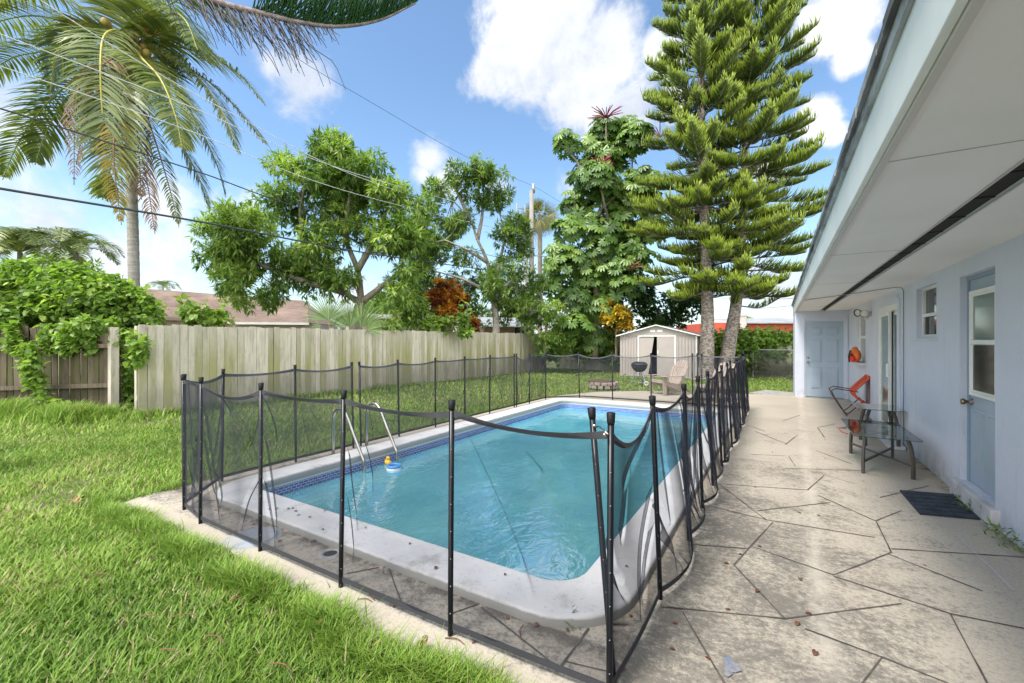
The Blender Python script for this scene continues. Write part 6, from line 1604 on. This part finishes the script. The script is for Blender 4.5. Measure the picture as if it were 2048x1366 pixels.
farr = [((-.60, 10.75), (-.64, 10.66)), ((-1.52, 10.80), (-1.52, 10.78)), ((-1.62, 10.82), (-1.62, 10.80)), ((-1.72, 10.82), (-1.72, 10.80)), ((-2.66, 10.84), (-2.66, 10.80)), ((-3.62, 10.84), (-3.62, 10.80)), ((-4.50, 10.80), (-4.52, 10.76)), ((-5.13, 10.08), (-5.11, 10.06))]
FP = [RP[-1]] + [post(*p) for p in farr[1:]]
for i in range(len(FP) - 1):
    panel(FP[i][0], FP[i][1], FP[i + 1][0], FP[i + 1][1], sag=(.01, .0, .0, .05, .07, .10, .05)[i], nf=2, amp=.02, belly=.015, nu=70, nv=56, fw=1.5)
left = [((-5.13, 10.08), (-5.11, 10.06)), ((-5.13, 9.22), (-5.13, 9.22)), ((-5.13, 8.62), (-5.12, 8.60)), ((-5.13, 8.52), (-5.13, 8.52)), ((-5.14, 7.55), (-5.13, 7.55)), ((-5.13, 6.70), (-5.14, 6.70)), ((-5.13, 5.86), (-5.14, 5.86)), ((-5.13, 5.00), (-5.14, 4.98)), ((-5.13, 4.26), (-5.12, 4.22))]
LP = [FP[-1]] + [post(*p) for p in left[1:]]
for i in range(len(LP) - 1):
    panel(LP[i][0], LP[i][1], LP[i + 1][0], LP[i + 1][1], sag=(.02, .10, .0, .02, .015, .02, .04, .04)[i], nf=2 if i != 1 else 5, amp=.02, belly=.012, nu=70, nv=56, fw=1.5)
left2 = [((-5.13, 4.13), (-5.13, 4.10)), ((-5.15, 3.28), (-5.17, 3.28)), ((-5.13, 2.42), (-5.06, 2.40)), ((-4.60, 1.86), (-4.61, 1.86))]
L2 = [post(*p) for p in left2]
for i in range(3): panel(L2[i][0], L2[i][1], L2[i + 1][0], L2[i + 1][1], sag=(.045, .03, .05)[i], nf=3, amp=.02, belly=.012, nu=110, nv=80, fw=1.2)
m_ = MB(); m_.tube([(-.62, 1.80, 1.12), (-.66, 1.84, 1.135), (-.70, 1.90, 1.13), (-.73, 1.91, 1.12)], .004, 6)
for q in ((-.632, 1.79, 1.12), (-.72, 1.90, 1.13)): m_.ball(q, .010, 8, 6)
m_.build('latch_hook', STEEL, pf, smooth=True)
m_ = MB(); m_.tube([(-4.56, 1.84, 1.16), (-4.60, 1.83, 1.17), (-4.63, 1.85, 1.155)], .004, 6); m_.build('latch_hook', STEEL, pf, smooth=True)

# ------------------------------------------------------------------ lawn
def in_lawn(x, y):
    near_ = (y < 1.60 + .03 * np.sin(x * 5) ) & (x < -.83)
    lef = (x < -5.29 + .03 * np.sin(y * 4))
    farl = (y > 10.1) & (x < -5.2 + (y - 10.1) * .26) & (y < 12.3)
    far2 = (y > 12.25) & (x < -4.6 + (y - 12.3) * 1.1) & (y < 13.25)
    far3 = (y > 13.2) & (x < -3.6 + (y - 13.2) * 3.6) & (y < 14.1)
    far4 = (y > 14.15) & (x < .34) & ~((x > -.8) & (y < 15.5))
    far5 = (y > 15.6)
    return (near_ | lef | farl | far2 | far3 | far4 | far5) & (x > -16) & (y < 21.4) & ~((x > SHX0) & (x < SHX1) & (y > SHY) & (y < SHY + 2.3)) & ~((x > .3) & (y > 14)) & ~(((x - fx) ** 2 + (y - fy) ** 2) < .5 ** 2)
def patch(x, y, s, ph):
    return .5 + .25 * (np.sin(x * s + ph + 1.7 * np.sin(y * s * .6 + ph)) + np.sin(y * s * 1.2 - ph + 1.3 * np.sin(x * s * .8)))
T_BL = ([(-.5, 0, 0), (.5, 0, 0), (.42, .30, .50), (-.42, .30, .50), (.05, .85, .80), (-.05, .85, .80)], [(0, 1, 2, 3), (3, 2, 4, 5)])
GV = []
def sow(n, rmin, rmax, hgt, wid, fol_, leanr=1.0):
    X_ = np.random.default_rng(int(rmin * 10) + 3)
    n = int(n * 1.2); ux = X_.uniform(-.32, 1.02, n) * 2048; d_ = np.sqrt(X_.uniform(rmin ** 2, rmax ** 2, n))
    xx = (ux - CX) / FPX; dx = xx * CT - ST; dy = xx * ST + CT; nrm = np.hypot(dx, dy); x = dx / nrm * d_; y = dy / nrm * d_
    k = in_lawn(x, y); x, y = x[k], y[k]; n = len(x)
    an = X_.uniform(0, 2 * np.pi, n); pt = patch(x, y, 1.1, .4); pt2 = patch(x, y, 4.5, 2.0)
    bare = (patch(x, y, 2.3, 4.0) + .25 * (patch(x, y, 9.0, 1.0) - .5) > np.where(y < 1.6, .74, .84)) & (X_.random(n) < .72) & (np.hypot(x, y) < 7)
    x, y, an, pt, pt2 = x[~bare], y[~bare], an[~bare], pt[~bare], pt2[~bare]; n = len(x)
    h = hgt * X_.uniform(.55, 1.25, n) * (.75 + .45 * pt2)
    tall = np.clip((-9.6 - x) / 1.2, 0, 1) * (x < -9.6) ; h = h * (1 + 1.3 * tall * X_.random(n))
    edge_ = ((y > 1.42) & (y < 1.68) & (x > -5.3)); h = np.where(edge_, h * 1.25, h)
    dirs = np.stack([np.cos(an), np.sin(an), np.zeros(n)], 1)
    M = np.stack([np.stack([-np.sin(an), np.cos(an), np.zeros(n)], 1), dirs, np.tile([0, 0, 1.0], (n, 1))], 2)
    w_ = wid * X_.uniform(.6, 1.2, n); ln = h * X_.uniform(.4, 1.3, n) * leanr
    rn = .47 + .55 * (pt - .5) + .22 * (pt2 - .5) + X_.normal(0, .19, n)
    rn = np.where(X_.random(n) < .05 + .10 * (patch(x, y, 3.1, .3) > .68), 1.4, rn)
    fol_.add(T_BL[0], T_BL[1], np.stack([x, y, np.full(n, -.03)], 1), M, np.stack([w_, ln, h], 1), rn)
    return n
m, t, b = newmat('grass_blades')
at = t.node('ShaderNodeAttribute', attribute_name='rnd').outputs['Fac']
c = t.mix(t.ramp(at, .0, .5, False), (.085, .175, .025), (.225, .37, .050)); c = t.mix(t.ramp(at, .5, .9, False), c, (.38, .52, .10)); c = t.mix(t.ramp(at, .97, 1.0, False), c, (.52, .42, .24))
t.put(b.inputs['Base Color'], c); b.inputs['Roughness'].default_value = .5; b.inputs['Specular IOR Level'].default_value = .3
tr = t.node('ShaderNodeBsdfTranslucent'); t.put(tr.inputs[0], c); mx = t.node('ShaderNodeMixShader'); mx.inputs[0].default_value = .35
t.link(b.outputs[0], mx.inputs[1]); t.link(tr.outputs[0], mx.inputs[2]); t.link(mx.outputs[0], t.n['Material Output'].inputs[0])
gf = Fol(); tot = 0
ne = 15000; rge = np.random.default_rng(31); xe = rge.uniform(-5.45, -.85, ne); ye = 1.50 + rge.normal(0, .045, ne) + .05 * np.sin(xe * 4.3) * rge.random(ne) + .06 * (patch(xe, xe * 0, 6.0, 1.0) - .5)
xe2 = -5.33 + rge.normal(0, .035, 6000); ye2 = rge.uniform(1.5, 10, 6000); xe = np.concatenate([xe, xe2]); ye = np.concatenate([ye, ye2]); ne = len(xe)
cl2 = patch(xe, ye, 9.0, .7); an = rge.uniform(0, 6.28, ne); he = rge.uniform(.05, .13, ne) * (.55 + .9 * cl2) * np.where(np.arange(ne) < 15000, 1, .7)
Me = np.stack([np.stack([-np.sin(an), np.cos(an), 0 * an], 1), np.stack([np.cos(an), np.sin(an), 0 * an], 1), np.tile([0, 0, 1.0], (ne, 1))], 2)
gf.add(T_BL[0], T_BL[1], np.stack([xe, ye, np.full(ne, -.02)], 1), Me, np.stack([rge.uniform(.003, .0075, ne), he * rge.uniform(.4, 1.3, ne), he], 1), .5 + rge.normal(0, .2, ne))
tot += sow(52000, .9, 2.6, .085, .0075, gf)
tot += sow(95000, 2.6, 5.2, .080, .0095, gf)
tot += sow(110000, 5.2, 10, .075, .012, gf)
tot += sow(110000, 10, 24, .075, .022, gf)
print('blades', tot)
tag(gf.build('grass', m, None), kind='stuff')

# tall weeds along the foot of the left fences
wfol = Fol(); rgw = np.random.default_rng(77); n = 13000
tt = rgw.random(n); x = -14.6 + 3.6 * tt + rgw.normal(0, .1, n); y = 2.15 + 1.35 * tt - np.abs(rgw.normal(0, .42, n)) - .05
k = rgw.random(n) < .22; x = np.where(k, -10.75 + rgw.normal(0, .12, n), x); y = np.where(k, rgw.uniform(3.2, 12, n), y)
an = rgw.uniform(0, 6.28, n); h = rgw.uniform(.12, .40, n) * (.6 + .8 * patch(x, y, 3.5, 2.2)) * np.where(k, .6, 1)
M = np.stack([np.stack([-np.sin(an), np.cos(an), 0 * an], 1), np.stack([np.cos(an), np.sin(an), 0 * an], 1), np.tile([0, 0, 1.0], (n, 1))], 2)
wfol.add(T_BL[0], T_BL[1], np.stack([x, y, np.full(n, -.03)], 1), M, np.stack([rgw.uniform(.008, .02, n), h * rgw.uniform(.3, 1.2, n), h], 1), rgw.normal(.55, .25, n))
tag(wfol.build('weeds', m, None), kind='stuff')

# small weeds at the step, wall foot and coping
def weed(loc, n, size, label, seed, cat='weed', mt=L_VINE):
    rg2 = np.random.default_rng(seed); o = thing('weed_plant', loc, label, cat); f = Fol()
    p = np.array(loc) + rg2.normal(0, 1, (n, 3)) * np.array([size, size * 1.5, size]) * .5; p[:, 2] = np.abs(p[:, 2] - loc[2]) + loc[2] + .01
    leaves(f, T_LANCE, p, unit(rg2.normal(size=(n, 3)) + np.array([0, 0, .8])), 2, .055, .8, .1, .45, .25)
    sm = MB()
    for i in range(0, n, 3): sm.tube([loc, Vector(p[i]) * .5 + Vector(loc) * .5 + Vector((0, 0, .02)), Vector(p[i])], .0016, 4)
    sm.build('stem', RACG, o); f.build('leaves', mt, o)
weed((1.47, 5.00, 0), 22, .07, 'small bright weed growing at the near end of the door step', 1)
weed((1.43, 5.42, .0), 12, .05, 'sparse seedlings growing along the foot of the door step', 2, mt=L_MANGO)
weed((1.43, 5.72, .0), 9, .05, 'tiny sprig at the far end of the door step', 6, mt=L_MANGO)
weed((1.45, 4.62, 0), 30, .10, 'dark ferny weed at the foot of the wall at the right edge', 3, mt=L_MANG2)
wl_ = G(1145, 1243); weed((wl_.x, wl_.y, 0), 9, .05, 'little two leaf sprout in the crack beside the near pool corner', 4)
m_ = MB()
for k in range(26):
    a_ = G(1085 + k * 3 + random.uniform(-8, 8), 1241 + random.uniform(-5, 4)); m_.ball((a_.x, a_.y, .004), random.uniform(.006, .016), 6, 4, (1.5, 1, .5))
tag(m_.build('soil_crumbs', mat('crumb_soil', (.02, .018, .015), rough=1), None), kind='stuff')

# dry leaves and twigs lying about, each its own thing
LEAFM = mat('dry_leaf_red', (.20, .075, .035), (.11, .05, .03), scale=40, rough=.7); LEAFT = mat('dry_leaf_tan', (.42, .24, .10), (.30, .15, .07), scale=40, rough=.7)
def dry_leaf(mesh_seed, mt):
    rg2 = random.Random(mesh_seed); m_ = MB(); n = 7; V = []
    for i in range(n):
        f = i / (n - 1); w_ = .42 * math.sin(math.pi * (.08 + .86 * f)) ** .8; c_ = .22 * math.sin(math.pi * f)
        for s_ in (-1, 0, 1): V.append((s_ * w_ * (1 - .25 * c_), f - .5, c_ + abs(s_) * .20 * rg2.uniform(.5, 1.3)))
    F = [(i * 3 + k, i * 3 + k + 1, i * 3 + 4 + k, i * 3 + 3 + k) for i in range(n - 1) for k in (0, 1)]
    me = bpy.data.meshes.new('fallen_leaf'); me.from_pydata(V, [], F); me.materials.append(mt); me.polygons.foreach_set('use_smooth', [True] * len(F)); return me
LM_ = [dry_leaf(k, LEAFM) for k in range(5)] + [dry_leaf(k + 9, LEAFT) for k in range(2)]
def drop(u, v, z, size, label, group, mi=None):
    p = G(u, v, z); o = bpy.data.objects.new('fallen_leaf', LM_[random.randrange(5) if mi is None else mi]); COL.objects.link(o)
    o.location = (p.x, p.y, z + .002); o.rotation_euler = (random.uniform(-.2, .2), random.uniform(-.2, .2), random.uniform(0, 6.28)); o.scale = (size, size * random.uniform(1, 1.4), size)
    tag(o, label, 'leaf', group)
for (u, v) in ((539, 1019), (554, 1018), (577, 1018), (586, 1017), (591, 1023), (597, 1031), (620, 1035), (650, 1022), (645, 1060), (731, 1056), (872, 1137), (1253, 1134), (820, 1088), (1010, 1150)):
    drop(u, v, .063, random.uniform(.018, .028), 'small dry reddish leaf lying on the white pool coping', 'leaves on the pool coping')
for (u, v) in ((431, 1021), (444, 1032), (494, 1027), (487, 1035), (515, 1035), (508, 1049), (514, 1045), (469, 1065), (1015, 1237), (1073, 1252), (1135, 1262), (1165, 1254), (872, 1240), (1262, 1233), (560, 1083), (627, 1084), (790, 1214), (850, 1276), (1113, 1344), (948, 1286)):
    drop(u, v, .0, random.uniform(.02, .032), 'small dry reddish leaf lying on the concrete inside the pool fence', 'leaves inside the pool fence')
for (u, v, s_) in ((1519, 1094, .022), (1481, 1110, .022), (1453, 1128, .028), (1600, 1160, .03), (1598, 1026, .022), (1637, 1032, .022), (1515, 1184, .03), (1617, 1229, .03), (1595, 1249, .032), (1630, 1308, .034), (1456, 1220, .02), (1416, 1318, .026), (1350, 1248, .022), (1246, 1340, .024),
                   (1850, 1132, .016), (1244, 870, .02), (1533, 870, .02), (1510, 975, .02), (1345, 1300, .02), (1545, 905, .02), (1650, 880, .018), (1782, 895, .018)):
    drop(u, v, .0, s_, 'small dry reddish brown leaf lying on the open patio concrete', 'leaves on the open patio')
for (u, v, s_) in ((150, 1004, .09), (160, 1000, .07), (848, 1292, .06), (838, 1300, .05), (1205, 745, .14), (1150, 752, .14), (1162, 748, .14), (1178, 755, .12), (1250, 750, .14), (1190, 742, .12), (760, 1290, .04), (640, 1250, .04), (470, 1200, .04)):
    drop(u, v, .03, s_, 'larger curled orange tan leaf lying in the grass', 'leaves in the grass', random.choice((5, 6, 5, 0)))
TWM = mat('twig_red', (.22, .09, .06), (.14, .07, .05), scale=30, rough=.8)
for k, (u, v, L, an) in enumerate(((340, 1325, .07, .2), (200, 1165, .06, .9), (120, 1180, .05, 2.5), (370, 1250, .07, .6), (430, 1298, .08, .1), (560, 1355, .07, .2), (300, 1252, .06, .3), (1530, 1250, .0, 0), (770, 1140, .05, 2.2), (745, 1190, .07, 2.6), (730, 1203, .05, .3), (910, 1285, .06, .1), (1045, 1265, .06, 2.0), (690, 1225, .05, 1.2))):
    if L == 0: continue
    p = G(u, v); m_ = MB(); d_ = Vector((math.cos(an), math.sin(an), 0)); c_ = Vector((-d_.y, d_.x, 0)); z_ = .045 if k < 7 else .006
    m_.tube(spline([Vector((p.x, p.y, z_)) - d_ * L, Vector((p.x, p.y, z_ + .005)) + c_ * L * .25, Vector((p.x, p.y, z_)) + d_ * L], 9), [.0028, .003, .003, .003, .0028, .0026, .0024, .002, .001], 6)
    o_ = m_.build('fallen_twig', TWM, None, smooth=True)
    place = ('at the bottom edge of the lawn', 'in the middle of the lawn at the left', 'in the lawn nearest the left edge', 'in the middle of the lawn towards the deck', 'on the lower lawn, right of the others', 'at the very bottom of the lawn near the deck', 'on the lower lawn above the bottom edge',
             '', 'on the concrete beside the second front fence panel', 'on the concrete near the middle front fence panel', 'on the concrete edge by the hem of the fence', 'on the concrete strip by the fourth front post', 'on the concrete close to the near pool corner', 'on the edge between grass and fence hem')[k]
    tag(o_, 'thin curved reddish twig lying ' + place, 'twig', 'twigs on the lawn' if k < 7 else 'twigs on the concrete')
